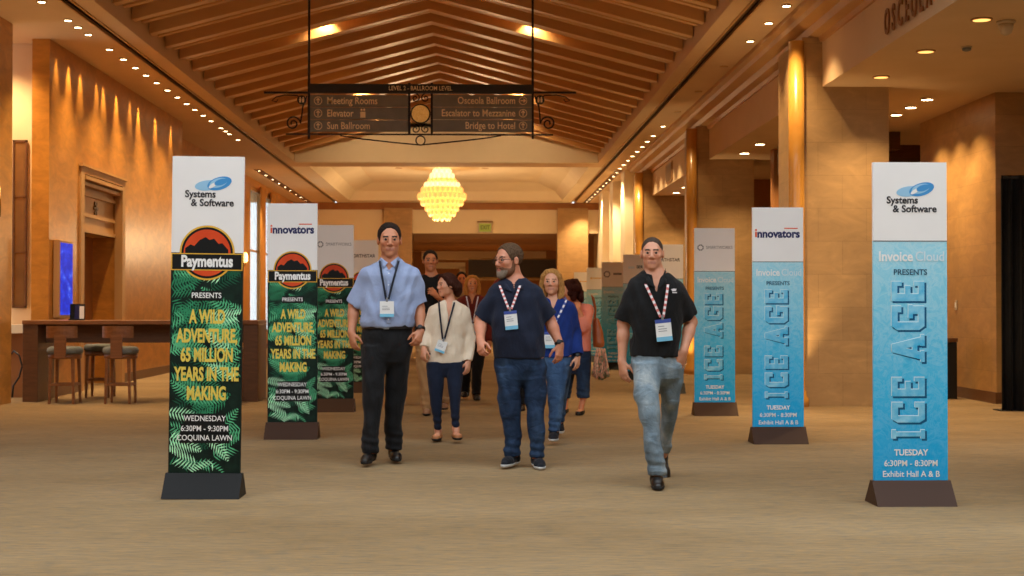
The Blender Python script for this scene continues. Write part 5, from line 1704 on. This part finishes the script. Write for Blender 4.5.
# ---- 1. tall man, light blue shirt
S1 = dict(key='blue_shirt', D=11.35, base=(384, 462), h=.006,
  label='tall man in a light blue short-sleeved shirt and black trousers, walking',
  head=(389.4, 240.2, 33.5), yaw=7, pitch=-3, neck=(390, 262, 8.0), jaw=1.0,
  skin=(186, 122, 88), lip=(160, 92, 80), hair_c=((30, 22, 18), (46, 34, 28)), recede=.012,
  torso=[(257, 382, 398, .07), (261, 377.5, 402.5, .082), (265, 371.5, 408.5, .095), (269, 366.5, 413.5, .108), (276, 362.5, 417, .128), (288, 362.5, 416.5, .145), (302, 362.5, 416, .155), (314, 361, 416, .165), (322, 360, 415.5, .165), (327, 362, 413.5, .158)],
  pelvis=[(318, 366, 411, .135), (326, 363.5, 411.5, .142), (338, 361.5, 412, .145), (352, 361, 411.5, .14), (362, 364, 408, .12), (370, 374, 398, .06)],
  legs=[[(345, 361.5, 389, .13, -.02), (365, 361.5, 387.5, .115, -.05), (385, 362.5, 384.5, .10, -.08), (405, 363, 382, .09, -.10), (425, 363, 379.5, .082, -.12), (444, 362, 379, .085, -.13), (453, 362, 379, .092, -.13)],
        [(345, 385, 412, .13, .02), (365, 385, 410, .115, .03), (385, 385, 406.5, .10, .04), (405, 384.5, 404.5, .09, .05), (425, 385, 402.5, .08, .07), (442, 385.5, 402, .082, .08), (449, 385.5, 402, .088, .08)]],
  feet=[dict(ankle=(370.5, 452), dy=-.13, yaw=-8, len=.29), dict(ankle=(394, 449.5), dy=.09, yaw=10, len=.29)],
  arms=[dict(j=[(369, 277, .01), (354, 306, .05), (351.5, 333, -.04)], r=1.06, hand=dict(tip=(355, 356, -.07), n=(.75, .65, 0), th=(.2, -1, 0), curl=(14, 24, 18))),
        dict(j=[(411.5, 277, .01), (419, 308, .04), (420.5, 331, -.06)], r=1.06, hand=dict(tip=(415, 351, -.14), n=(-.6, .7, 0), th=(-.3, -1, 0), curl=(26, 34, 24)))])
R1 = person(S1)
sh = top(R1, M['shirt_blue'], [(.078, .080, 0, .88), (.078, .080, 0, .84)], wr=(.009, 13, 26), vneck=(389.5, 269.5, 5.5), seed=3)
collar(R1, M['shirt_blue'], .03, 1.0, .012)
collar_leaves(R1, M['shirt_blue'], [((379.8, 256.5), (388.6, 263), (384.2, 269)), ((399.2, 256.5), (391.2, 263), (396, 269))])
b = BM(); zz_ = [R1['W'](389.8, y)[2] for y in (270, 323)]; pts = []
for k in range(15):
    z = zz_[0] + (zz_[1] - zz_[0]) * k / 14; x = R1['W'](389.8, 300)[0]
    pts.append((x, chest_y(R1, x, z) - .004, z))
rr_ = []
for p in pts: rr_.append([b.verts.new((p[0] + dx, p[1] + dy, p[2])) for dx, dy in ((-.017, .004), (-.017, -.003), (.017, -.003), (.017, .004))])
for p, q in zip(rr_, rr_[1:]):
    for i in range(4): b.faces.new((p[i], p[(i + 1) % 4], q[(i + 1) % 4], q[i])).smooth = True
pk = obj('placket', b, M['shirt_blue'], sh)
for k in (1, 4, 7, 10, 13):
    bt = obj('button', lathe(BM(), [(.0055, 0), (.005, .003)], 10), M['badge_w'], sh)
    bt.location = (pts[k][0], pts[k][1] - .004, pts[k][2]); bt.rotation_euler = (PI / 2, 0, 0)
bottoms(R1, M['slacks'], wr=(.007, 12, 22))
belt(R1, M['leather'], 326.5, .012, .036, True)
shoes(R1, M['leather'], M['sole_dk'])
lanyard(R1, M['lan_dk'], 380.5, 399.3, 388.5, 299.5, 262, .112, .125, z_off=.022)
watch(R1, 1, M['black'], .92, .040)

# ---- 2. bearded man, navy polo
S2 = dict(key='navy_polo', D=11.1, base=(520, 464), h=.006,
  label='bearded man in glasses, navy polo and dark jeans, turning his head aside',
  head=(508.6, 260.6, 33.5), yaw=-52, pitch=-3, neck=(513.5, 282, 8.8), neck_dy=.03, jaw=1.04, head_dy=-.01,
  skin=(194, 128, 98), lip=(164, 92, 84), hair_c=((70, 50, 36), (104, 80, 58)), recede=.004, glasses=True,
  beard=(((96, 62, 44), (128, 88, 64)), ((112, 96, 82), (148, 132, 116))),
  torso=[(276, 505, 524, .075), (280, 500.5, 529.5, .085), (284, 494.5, 535.5, .10), (289, 490.5, 540, .118), (297, 489, 541.5, .135), (308, 490.5, 541.5, .152), (322, 492, 542.5, .168), (336, 492.5, 544, .178), (348, 493.5, 545, .172), (358, 494, 545.5, .16)],
  pelvis=[(350, 496, 542, .14), (358, 494.5, 545, .145), (370, 494.5, 546.5, .142), (379, 499, 543, .125), (387, 510, 533, .06)],
  legs=[[(366, 495, 522.5, .13, -.02), (385, 497, 522, .115, -.04), (400, 498.5, 521, .10, -.05), (418, 501.5, 520.5, .09, -.06), (436, 503.5, 521, .082, -.06), (450, 504.5, 521.5, .085, -.06), (456, 504.5, 521.5, .09, -.06)],
        [(366, 520, 547, .13, .02), (385, 522, 546.5, .115, -.02), (400, 524.5, 545.5, .10, -.05), (418, 527, 545, .09, -.08), (436, 529, 544.5, .082, -.10), (450, 530, 544, .085, -.10), (458, 529.5, 544, .09, -.10)]],
  feet=[dict(ankle=(513.5, 455), dy=-.06, yaw=-22, len=.28), dict(ankle=(537, 457), dy=-.10, yaw=6, len=.29)],
  arms=[dict(j=[(496, 297, .01), (480.5, 321, .03), (480.5, 341, -.17)], r=1.12, hand=dict(tip=(481, 357, -.27), n=(.7, .6, -.2), th=(.5, -.8, 0), curl=(30, 36, 26))),
        dict(j=[(535, 297, .01), (549.5, 320, .06), (560, 345, -.02)], r=1.12, hand=dict(tip=(558.5, 367, -.05), n=(-.55, .75, 0), th=(-.5, -.8, 0), curl=(14, 26, 20)))])
R2 = person(S2)
sh = top(R2, M['polo_navy'], [(.080, .080, 0, .84), (.080, .082, 0, .82)], wr=(.009, 12, 22), vneck=(514, 295, 5.0), seed=5)
collar(R2, M['polo_navy'], .03, 1.0, .012)
collar_leaves(R2, M['polo_navy'], [((501.5, 276.5), (512, 292), (504.5, 290)), ((524.5, 275.5), (514.5, 292), (522.5, 289.5))])
bottoms(R2, M['jeans_dk'], 'jeans', wr=(.008, 13, 26))
shoes(R2, M['sneaker'], M['sole_lt'])
lanyard(R2, M['lan_w'], 499.5, 519.5, 509.5, 309, 286, .10, .145, -.10, M['lan_r'], .022)
watch(R2, 1, M['black'], .93, .038)

# ---- 3. man in black polo, hand in pocket
S3 = dict(key='black_polo', D=10.05, base=(655, 484), h=.006,
  label='close-cropped man in a black polo and pale jeans, one hand in his pocket',
  head=(652.2, 253.6, 32.2), yaw=-9, pitch=-2, neck=(654.5, 276, 9.2), jaw=1.02,
  skin=(198, 138, 108), lip=(168, 104, 92), hair_c=((58, 46, 38), (78, 62, 52)), hair='buzz', brow=(62, 46, 38), recede=.008,
  torso=[(269, 645, 664, .075), (273, 640, 669.5, .085), (277.5, 634, 675.5, .10), (283, 630, 680, .115), (291, 628.5, 682, .13), (304, 628.5, 682.5, .142), (320, 630, 681.5, .145), (334, 630.5, 681, .142), (346, 630, 680.5, .138), (356.5, 630, 680, .135)],
  pelvis=[(348, 634, 678, .118), (356, 632, 679.5, .122), (368, 632, 682.5, .126), (378, 636, 681, .11), (385, 645, 672, .06)],
  legs=[[(362, 632, 660, .115, -.04), (382, 633, 660, .11, -.12), (402, 636, 659.5, .10, -.2), (420, 640, 659.5, .09, -.24), (440, 644, 661.5, .083, -.27), (460, 646.5, 664, .083, -.28), (475, 648, 665.5, .092, -.28)],
        [(362, 657, 683.5, .115, .03), (382, 659, 683.5, .105, .05), (400, 661.5, 679.5, .095, .09), (418, 662, 675.5, .085, .17), (436, 660, 672, .078, .28), (452, 657.5, 669.5, .078, .36)]],
  feet=[dict(ankle=(656.5, 475.5), dy=-.28, yaw=-4, len=.29), dict(ankle=(662.5, 456), dy=.40, yaw=0, len=.28, pitch=-34, lift=True)],
  arms=[dict(j=[(636, 290, .01), (623.5, 324, .05), (622, 362, .0)], r=1.03, hand=dict(tip=(625.5, 388, -.03), n=(.75, .65, 0), th=(.2, -1, 0), curl=(12, 22, 18))),
        dict(j=[(675.5, 290, .01), (691, 322, .08), (683.5, 352, -.06)], r=1.05, hand=dict(tip=(676, 376, -.05), n=(-.4, .9, 0), th=(-.6, -.6, 0), curl=(6, 10, 8)))])
R3 = person(S3)
sh = top(R3, M['polo_black'], [(.076, .076, 0, .86), (.076, .078, 0, .78)], wr=(.008, 14, 24), vneck=(654.5, 289.5, 6.2), seed=8)
collar(R3, M['polo_black'], .03, 1.0, .012)
collar_leaves(R3, M['polo_black'], [((643, 269), (653.5, 288), (645.5, 285.5)), ((664.5, 268.5), (656, 288), (664.5, 284.5))])
q = R3['W'](671.5, 291); b = BM(); y = chest_y(R3, q[0], q[2]) - .008
for pl2 in ([(-.026, -.004), (-.02, .012), (.0, .016), (.022, .013), (.012, .004), (.02, -.002), (-.006, -.004)], rect(-.024, -.016, .022, -.010)):
    prism(b, [(q[0] + u, q[2] + v_) for u, v_ in pl2], 'y', y - .003, y + .012)
obj('chest_logo', b, M['lan_w'], sh)
jn = bottoms(R3, M['jeans_lt'], 'jeans', wr=(.008, 14, 26), seed=4)
shoes(R3, M['leather'], M['sole_dk'])
lanyard(R3, M['lan_w'], 643.5, 665.5, 659.5, 317, 285, .112, .155, -.10, M['lan_r'], .020)

# ---- 4. woman in cream cardigan
S4 = dict(key='cream', D=13.2, base=(448, 439), h=.0065, fem=True, hand_s=.88, arm_r=.82,
  label='woman in a cream cardigan and navy leggings, looking aside at the tall man',
  head=(446.8, 285.2, 22.6), yaw=-58, pitch=-2, neck=(449.5, 301.5, 4.4), jaw=.92, neck_dy=.02,
  skin=(206, 144, 112), lip=(176, 92, 86), hair_c=((50, 24, 16), (74, 38, 26)), hair='tied', bun=True,
  torso=[(298, 445, 454.5, .05), (301, 441.5, 457.5, .06), (304, 437, 461.5, .072), (308, 432.5, 465.5, .088), (314, 430, 467.5, .105), (324, 430.5, 466.5, .115), (336, 430.5, 465, .112), (348, 428, 465, .118), (360, 426.5, 464.5, .12), (363, 426.5, 464.5, .12)],
  pelvis=[(348, 429, 463, .10), (358, 427, 464, .112), (368, 426.5, 464, .115), (377, 430, 461, .085)],
  legs=[[(362, 426.5, 446, .10, -.02), (376, 427, 444.5, .09, -.03), (392, 429, 443, .075, -.04), (404, 430.5, 442, .065, -.04), (416, 432.5, 441.5, .055, -.03), (430, 434.5, 441.5, .045, -.02)],
        [(362, 445, 464, .10, -.02), (376, 446.5, 463, .09, -.05), (392, 448.5, 461, .075, -.09), (404, 450, 460, .065, -.12), (416, 451, 459.5, .055, -.14), (428, 452.5, 459, .045, -.15)]],
  feet=[dict(ankle=(438, 431.5), dy=-.02, yaw=-6, len=.24), dict(ankle=(456, 430.5), dy=-.16, yaw=8, len=.24)],
  arms=[dict(j=[(434.5, 312, .0), (426.5, 334, .03), (424, 349, -.08)], hand=dict(tip=(422.5, 363, -.12), n=(.7, .6, 0), th=(.3, -1, 0), curl=(24, 30, 24))),
        dict(j=[(463, 312, .0), (469.5, 337, .04), (468, 362, -.04)], hand=dict(tip=(467, 378, -.08), n=(-.7, .6, 0), th=(-.3, -1, 0), curl=(20, 30, 24)))])
R4 = person(S4)
top(R4, M['cream'], [(.062, .058, .046, 1.9), (.062, .058, .046, 1.94)], 'cardigan', wr=(.005, 15, 30), vneck=(449, 322, 4.6), seed=9)
bottoms(R4, M['legging'], 'leggings', wr=(.0015, 14, 40), k=.012)
shoes(R4, M['sandal'], M['sole_dk'], 'sandal')
lanyard(R4, M['lan_dk'], 439, 454.5, 443.5, 339, 303, .095, .11, .35, None, .022)

# ---- 5. man behind in black top and khaki trousers
S5 = dict(key='khaki', D=16.5, base=(434, 412), h=.009,
  label='man in black top and khaki trousers, walking behind tall man in light blue',
  head=(430.3, 261.0, 21.0), yaw=6, pitch=0, neck=(431.5, 275.5, 5.2),
  skin=(196, 126, 84), lip=(150, 82, 66), hair_c=((26, 18, 14), (40, 28, 22)),
  torso=[(273, 426, 437, .075), (277, 418, 446, .09), (282, 414, 450, .115), (292, 413.5, 451, .13), (306, 414.5, 450, .14), (320, 415, 449, .145), (334, 415, 449, .14), (342, 415, 449, .135)],
  pelvis=[(332, 416, 448, .12), (344, 415, 449, .125), (356, 415.5, 449, .12), (364, 419, 446, .09)],
  legs=[[(350, 415.5, 433, .12, -.03), (366, 416.5, 432, .10, -.06), (382, 418.5, 432, .09, -.08), (396, 420.5, 432, .08, -.08), (409, 421.5, 432.5, .08, -.08)],
        [(350, 432, 449, .12, .05), (366, 434, 449, .10, .12), (382, 437, 449, .09, .2), (394, 438.5, 449, .08, .3), (403, 439.5, 449, .08, .36)]],
  feet=[dict(ankle=(427, 408), dy=-.08, yaw=0, len=.28), dict(ankle=(444.5, 402.5), dy=.36, yaw=0, len=.28)],
  arms=[dict(j=[(419, 286.5, .0), (410, 309, .08), (411, 333, -.02)], hand=dict(tip=(412, 350, -.05), n=(.7, .6, 0), th=(.2, -1, 0))),
        dict(j=[(445, 286.5, .0), (448, 307, -.04), (437, 296.5, -.24)], hand=dict(tip=(428, 288, -.3), n=(.1, .8, -.5), th=(0, -.3, 1), curl=(30, 36, 26)))])
R5 = person(S5)
top(R5, M['polo_black'], [(.075, .074, 0, .8), (.075, .074, 0, .75)], wr=(.004, 14, 24))
bottoms(R5, M['khaki'], wr=(.008, 14, 26))
M['boot'] = mat('boot_suede', (150, 112, 84), .8)
shoes(R5, M['boot'], M['sole_dk'])

# ---- 6. woman in blue jacket
S6 = dict(key='blue_jacket', D=13.0, base=(556, 443), h=.0075, fem=True, hand_s=.88, arm_r=.85,
  label='blonde woman in a blue jacket and jeans, half hidden behind the bearded man',
  head=(551.8, 282.2, 25.0), yaw=-10, pitch=0, neck=(553.5, 299, 4.8), jaw=.94,
  skin=(210, 150, 118), lip=(172, 98, 90), hair_c=((150, 102, 52), (196, 146, 84)), hair='long', brow=(120, 80, 46),
  torso=[(297, 547, 560, .06), (300, 540, 567, .075), (305, 534, 573, .095), (314, 533, 575, .112), (326, 534, 574, .12), (340, 534, 573, .122), (352, 534, 573, .125), (357, 534, 573, .125)],
  pelvis=[(346, 537, 570, .11), (358, 536, 571, .12), (370, 537, 571, .12), (379, 540, 568, .09)],
  legs=[[(362, 545, 568.5, .11, -.03), (378, 546, 567.5, .10, -.08), (394, 547.5, 565, .085, -.12), (408, 548.5, 563, .075, -.14), (420, 548.5, 561.5, .068, -.15), (431, 548.5, 560.5, .065, -.15)],
        [(362, 551, 572, .11, .05), (378, 552, 571, .10, .15), (394, 553.5, 568, .085, .3), (408, 554, 566, .075, .42), (422, 554.5, 564, .068, .5)]],
  feet=[dict(ankle=(554, 431.5), dy=-.15, yaw=-6, len=.25), dict(ankle=(559, 424), dy=.5, yaw=0, len=.25)],
  arms=[dict(j=[(538.5, 309.5, .0), (533, 333, .06), (534, 355, .0)], hand=dict(tip=(535, 371, -.03), n=(.7, .6, 0), th=(.2, -1, 0))),
        dict(j=[(569, 309.5, .0), (575, 333, .05), (577.5, 357, -.03)], hand=dict(tip=(577, 377, -.06), n=(-.7, .6, 0), th=(-.3, -1, 0), curl=(18, 28, 22)))])
R6 = person(S6)
top(R6, M['blue_knit'], [(.066, .062, .056, 1.9), (.066, .062, .058, 1.86)], 'jacket', wr=(.005, 14, 28), vneck=(552, 312, 4.5), seed=12)
bottoms(R6, M['jeans_md'], 'jeans', wr=(.004, 14, 30))
shoes(R6, M['sneaker'], M['sole_lt'])
lanyard(R6, M['lan_w'], 545, 566, 548.5, 330, 300, .105, .15, 0, M['badge_d'], .02)
watch(R6, 1, M['black'], .95, .032)

# ---- 7. woman in coral top, dark curly hair
S7 = dict(key='coral', D=16.5, base=(572, 412), h=.0085, fem=True, hand_s=.9, arm_r=.9,
  label='dark-haired woman in a coral top, raising one hand to her shoulder bag',
  head=(569.5, 291.5, 20.5), yaw=-75, pitch=-6, neck=(574.5, 304, 4.0), jaw=.94, neck_dy=.02,
  skin=(206, 136, 98), lip=(160, 88, 76), hair_c=((40, 16, 10), (70, 30, 20)), hair='curly',
  torso=[(302, 570, 580, .06), (305, 565, 586, .075), (309, 562, 590, .095), (318, 562, 591, .115), (330, 563, 591, .125), (342, 563, 591, .13), (351, 563, 591, .13)],
  pelvis=[(342, 564, 590, .12), (354, 563, 591, .13), (366, 563.5, 591, .125), (374, 567, 588, .09)],
  legs=[[(358, 562, 577, .115, .05), (372, 561.5, 575, .10, .1), (386, 561, 572.5, .085, .16), (398, 560.5, 570.5, .078, .2)],
        [(358, 575, 591, .115, -.03), (372, 576, 590.5, .10, -.06), (386, 576.5, 590, .085, -.08), (398, 577, 589.5, .08, -.08)]],
  feet=[dict(ankle=(565, 407.5), dy=.2, yaw=-16, len=.24), dict(ankle=(581, 408), dy=-.08, yaw=-16, len=.24)],
  arms=[dict(j=[(565, 310, .02), (560, 330, .1), (560, 348, .0)], hand=dict(tip=(560, 361, -.04), n=(.7, .6, 0), th=(.2, -1, 0))),
        dict(j=[(587, 311, -.05), (583.5, 326, -.2), (578.5, 308.5, -.22)], r=1.15, hand=dict(tip=(577, 299, -.14), n=(.1, 1, 0), th=(-1, 0, .3), curl=(34, 40, 30)))])
R7 = person(S7)
top(R7, M['pink'], [(.074, .064, .05, 1.8), (.088, .080, .06, 1.5)], 'blouse', wr=(.005, 14, 28), seed=14)
bottoms(R7, M['jeans_dk'], 'capri_jeans', wr=(.003, 14, 30))
shoes(R7, M['leather'], M['sole_dk'], 'sandal')

# ---- 8. fair-haired person in maroon
S8 = dict(key='maroon', D=19.0, base=(470, 399), h=.0095, fem=True, hand_s=.95,
  label='person with long amber hair and a maroon top, behind the woman in cream',
  head=(472.2, 284.2, 17.0), yaw=6, pitch=2, neck=(472.2, 295.5, 3.9), jaw=.98,
  skin=(214, 138, 84), lip=(170, 92, 66), hair_c=((176, 108, 42), (220, 150, 70)), hair='long', brow=(150, 92, 40),
  torso=[(293.5, 467, 477, .07), (297, 461, 484, .09), (301, 457.5, 488, .11), (310, 457, 488.5, .125), (322, 458, 487.5, .13), (334, 458, 487, .135), (344, 458, 487, .135)],
  pelvis=[(336, 459, 486, .12), (346, 458.5, 486, .125), (356, 459, 485, .12), (362, 462, 482, .09)],
  legs=[[(350, 459, 473, .11, .02), (364, 459.5, 472, .10, .06), (378, 460, 470.5, .088, .12), (396, 460.5, 469, .08, .2)],
        [(350, 471, 485, .11, -.02), (364, 471.5, 483.5, .10, -.04), (378, 471.5, 481.5, .088, -.06), (395, 471.5, 480.5, .08, -.06)]],
  feet=[dict(ankle=(464.5, 391), dy=.2, yaw=0, len=.27), dict(ankle=(476, 394), dy=-.06, yaw=6, len=.27)],
  arms=[dict(j=[(461, 303, .0), (456, 324, .05), (456, 343, -.03)], hand=dict(tip=(457, 357, -.06), n=(.7, .6, 0), th=(.2, -1, 0))),
        dict(j=[(484.5, 303, .0), (489, 324, .05), (489.5, 345, -.04)], hand=dict(tip=(489, 360, -.08), n=(-.7, .6, 0), th=(-.3, -1, 0)))])
R8 = person(S8)
top(R8, M['maroon'], [(.07, .066, .055, 1.6), (.07, .066, .055, 1.8)], 'top', wr=(.004, 14, 28), vneck=(472, 303, 3.5))
bottoms(R8, M['slacks'], wr=(.004, 14, 28))
shoes(R8, M['leather'], M['sole_dk'])
lanyard(R8, M['lan_w'], 466.5, 478, 472.5, 322, 297, .1, .14, 0, None, .02)

# ---- 9. dark-haired man further back
S9 = dict(key='far_man', D=22.5, base=(461, 386), h=.011,
  label='dark-haired man far back, only his head showing beside the amber-haired person',
  head=(461.5, 279.5, 15.0), yaw=4, pitch=0, neck=(461.5, 289.5, 4.6),
  skin=(206, 128, 78), lip=(150, 82, 60), hair_c=((26, 18, 14), (40, 28, 22)),
  torso=[(288, 457.5, 466, .08), (291, 451, 472, .1), (295, 449, 474, .12), (304, 449, 474.5, .135), (316, 449.5, 474, .14), (328, 450, 473.5, .14), (334, 450, 473.5, .135)],
  pelvis=[(328, 451, 473, .12), (338, 450, 473, .125), (347, 451, 472, .11)],
  legs=[[(340, 450.5, 462.5, .11, .0), (356, 451.5, 461, .095, .0), (370, 452, 460.5, .085, .0), (383, 452, 460.5, .08, .0)],
        [(340, 461, 473, .11, .02), (356, 462, 472, .095, .04), (370, 462.5, 471, .085, .06), (382, 462.5, 471, .08, .08)]],
  feet=[dict(ankle=(456.3, 382), dy=0, len=.28), dict(ankle=(466.8, 381), dy=.08, len=.28)],
  arms=[dict(j=[(452, 297, 0), (448, 315, .05), (448.5, 331, -.03)], hand=dict(tip=(449, 343, -.05), n=(.7, .6, 0), th=(.2, -1, 0))),
        dict(j=[(471.5, 297, 0), (475, 315, .05), (475, 331, -.03)], hand=dict(tip=(474.5, 343, -.05), n=(-.7, .6, 0), th=(-.3, -1, 0)))])
R9 = person(S9)
top(R9, M['khaki'], [(.088, .074, 0, .8), (.088, .074, 0, .8)], wr=(.004, 14, 26))
bottoms(R9, M['slacks'])
shoes(R9, M['leather'], M['sole_dk'])

# ---- 10. walker hidden behind the bearded man: dark trousers between his legs
S10 = dict(key='hidden_man', D=17.2, base=(516, 410), h=.0105,
  label='person in dark trousers and brown top, mostly hidden behind the bearded man',
  head=(510, 264.5, 19.0), yaw=2, pitch=0, neck=(511, 277, 5.6),
  skin=(200, 130, 90), lip=(150, 82, 66), hair_c=((36, 24, 18), (52, 36, 28)),
  torso=[(275, 506, 517, .08), (279, 499, 525, .1), (284, 497, 528, .12), (296, 497, 528.5, .135), (312, 498, 528, .14), (328, 498.5, 527.5, .14), (338, 498.5, 527.5, .135)],
  pelvis=[(330, 500, 527, .12), (342, 499, 527.5, .125), (354, 500, 527, .12), (361, 503, 524, .09)],
  legs=[[(348, 499.5, 514, .11, .05), (366, 501, 513, .10, .1), (384, 502, 512, .085, .15), (402, 503, 512, .08, .2)],
        [(348, 513, 528, .11, -.02), (366, 514, 527, .10, -.03), (384, 515.5, 526, .085, -.04), (405, 516.5, 526, .08, -.04)]],
  feet=[dict(ankle=(507.5, 401), dy=.2, len=.28), dict(ankle=(521, 404), dy=-.04, len=.28)],
  arms=[dict(j=[(500, 286, 0), (494.5, 310, .06), (494.5, 331, -.02)], hand=dict(tip=(495, 347, -.05), n=(.7, .6, 0), th=(.2, -1, 0))),
        dict(j=[(525, 286, 0), (529, 310, .06), (529, 331, -.02)], hand=dict(tip=(528.5, 347, -.05), n=(-.7, .6, 0), th=(-.3, -1, 0)))])
R10 = person(S10)
top(R10, M['maroon'], [(.088, .074, .05, 1.7), (.088, .074, .05, 1.7)], wr=(.004, 14, 26))
bottoms(R10, M['slacks'])
shoes(R10, M['leather'], M['sole_dk'])

# ---- shoulder bag and the scarf tucked in it
M['bag'] = noisy('bag_leather', (150, 78, 34), (172, 94, 46), 8, .45)
W7 = R7['W']; O7 = R7['O']
def B7(x, y, dy=0): return Vector(W7(x, y, dy) + O7)
bc = B7(598.5, 347, .06)
bag = empty('shoulder_bag', bc, 'tan leather shoulder bag hanging at the side of the woman in coral', 'bag')
f = Field((-.16, -.2, -.06), (.16, .2, .42), .008)
f.loft([(.0, .0, 0, .062, .15), (.05, .002, 0, .07, .165), (.18, -.01, 0, .06, .15), (.3, -.03, 0, .04, .12), (.34, -.035, 0, .03, .11)], 2.6, .02)
f.wrinkle(cloth_wrinkle(.004, 14, 26, 4))
me, _c = f.mesh('bag_body'); link('bag_body', me, M['bag'], bag)
s0 = B7(589.5, 300.0, -.02) - bc; a0 = Vector((-.045, -.1, .32)); a1 = Vector((-.045, .1, .32))
obj('strap', tube(BM(), [a0, a0.lerp(s0, .6) + Vector((.045, -.035, 0)), s0 + Vector((.045, -.07, .02)), s0 + Vector((0.025, 0, .055)), s0 + Vector((.045, .12, .02)), a1.lerp(s0, .5) + Vector((.045, .06, 0)), a1], .008, 8), M['bag'], bag)
m = mat('scarf_print', (196, 130, 110), .9); t = NT(m)
t.color(t.ramp(t.noise(t.coord('Object'), 26, 3, .6), [(.4, (96, 120, 84)), (.5, (206, 146, 122)), (.62, (224, 180, 150))])); M['scarf'] = m
sc_o = B7(600, 351, .0)
b = BM(); rows_ = []
for k in range(25):
    u = k / 24
    rows_.append([b.verts.new(((u - .5) * (.1 + .12 * v_), -.0 + .025 * math.sin(u * 19) * (.5 + v_), -.32 * v_ - .05 * math.sin(u * PI) * v_)) for v_ in (0, .25, .5, .75, 1)])
for p, q in zip(rows_, rows_[1:]):
    for k in range(4): b.faces.new((p[k], q[k], q[k + 1], p[k + 1])).smooth = True
scf = obj('scarf', b, M['scarf'], loc=sc_o + Vector((0, -.14, .035)))
so_ = scf.modifiers.new('thick', 'SOLIDIFY'); so_.thickness = .006
tag(scf, 'patterned pink and green scarf hanging below the tan shoulder bag', 'scarf')
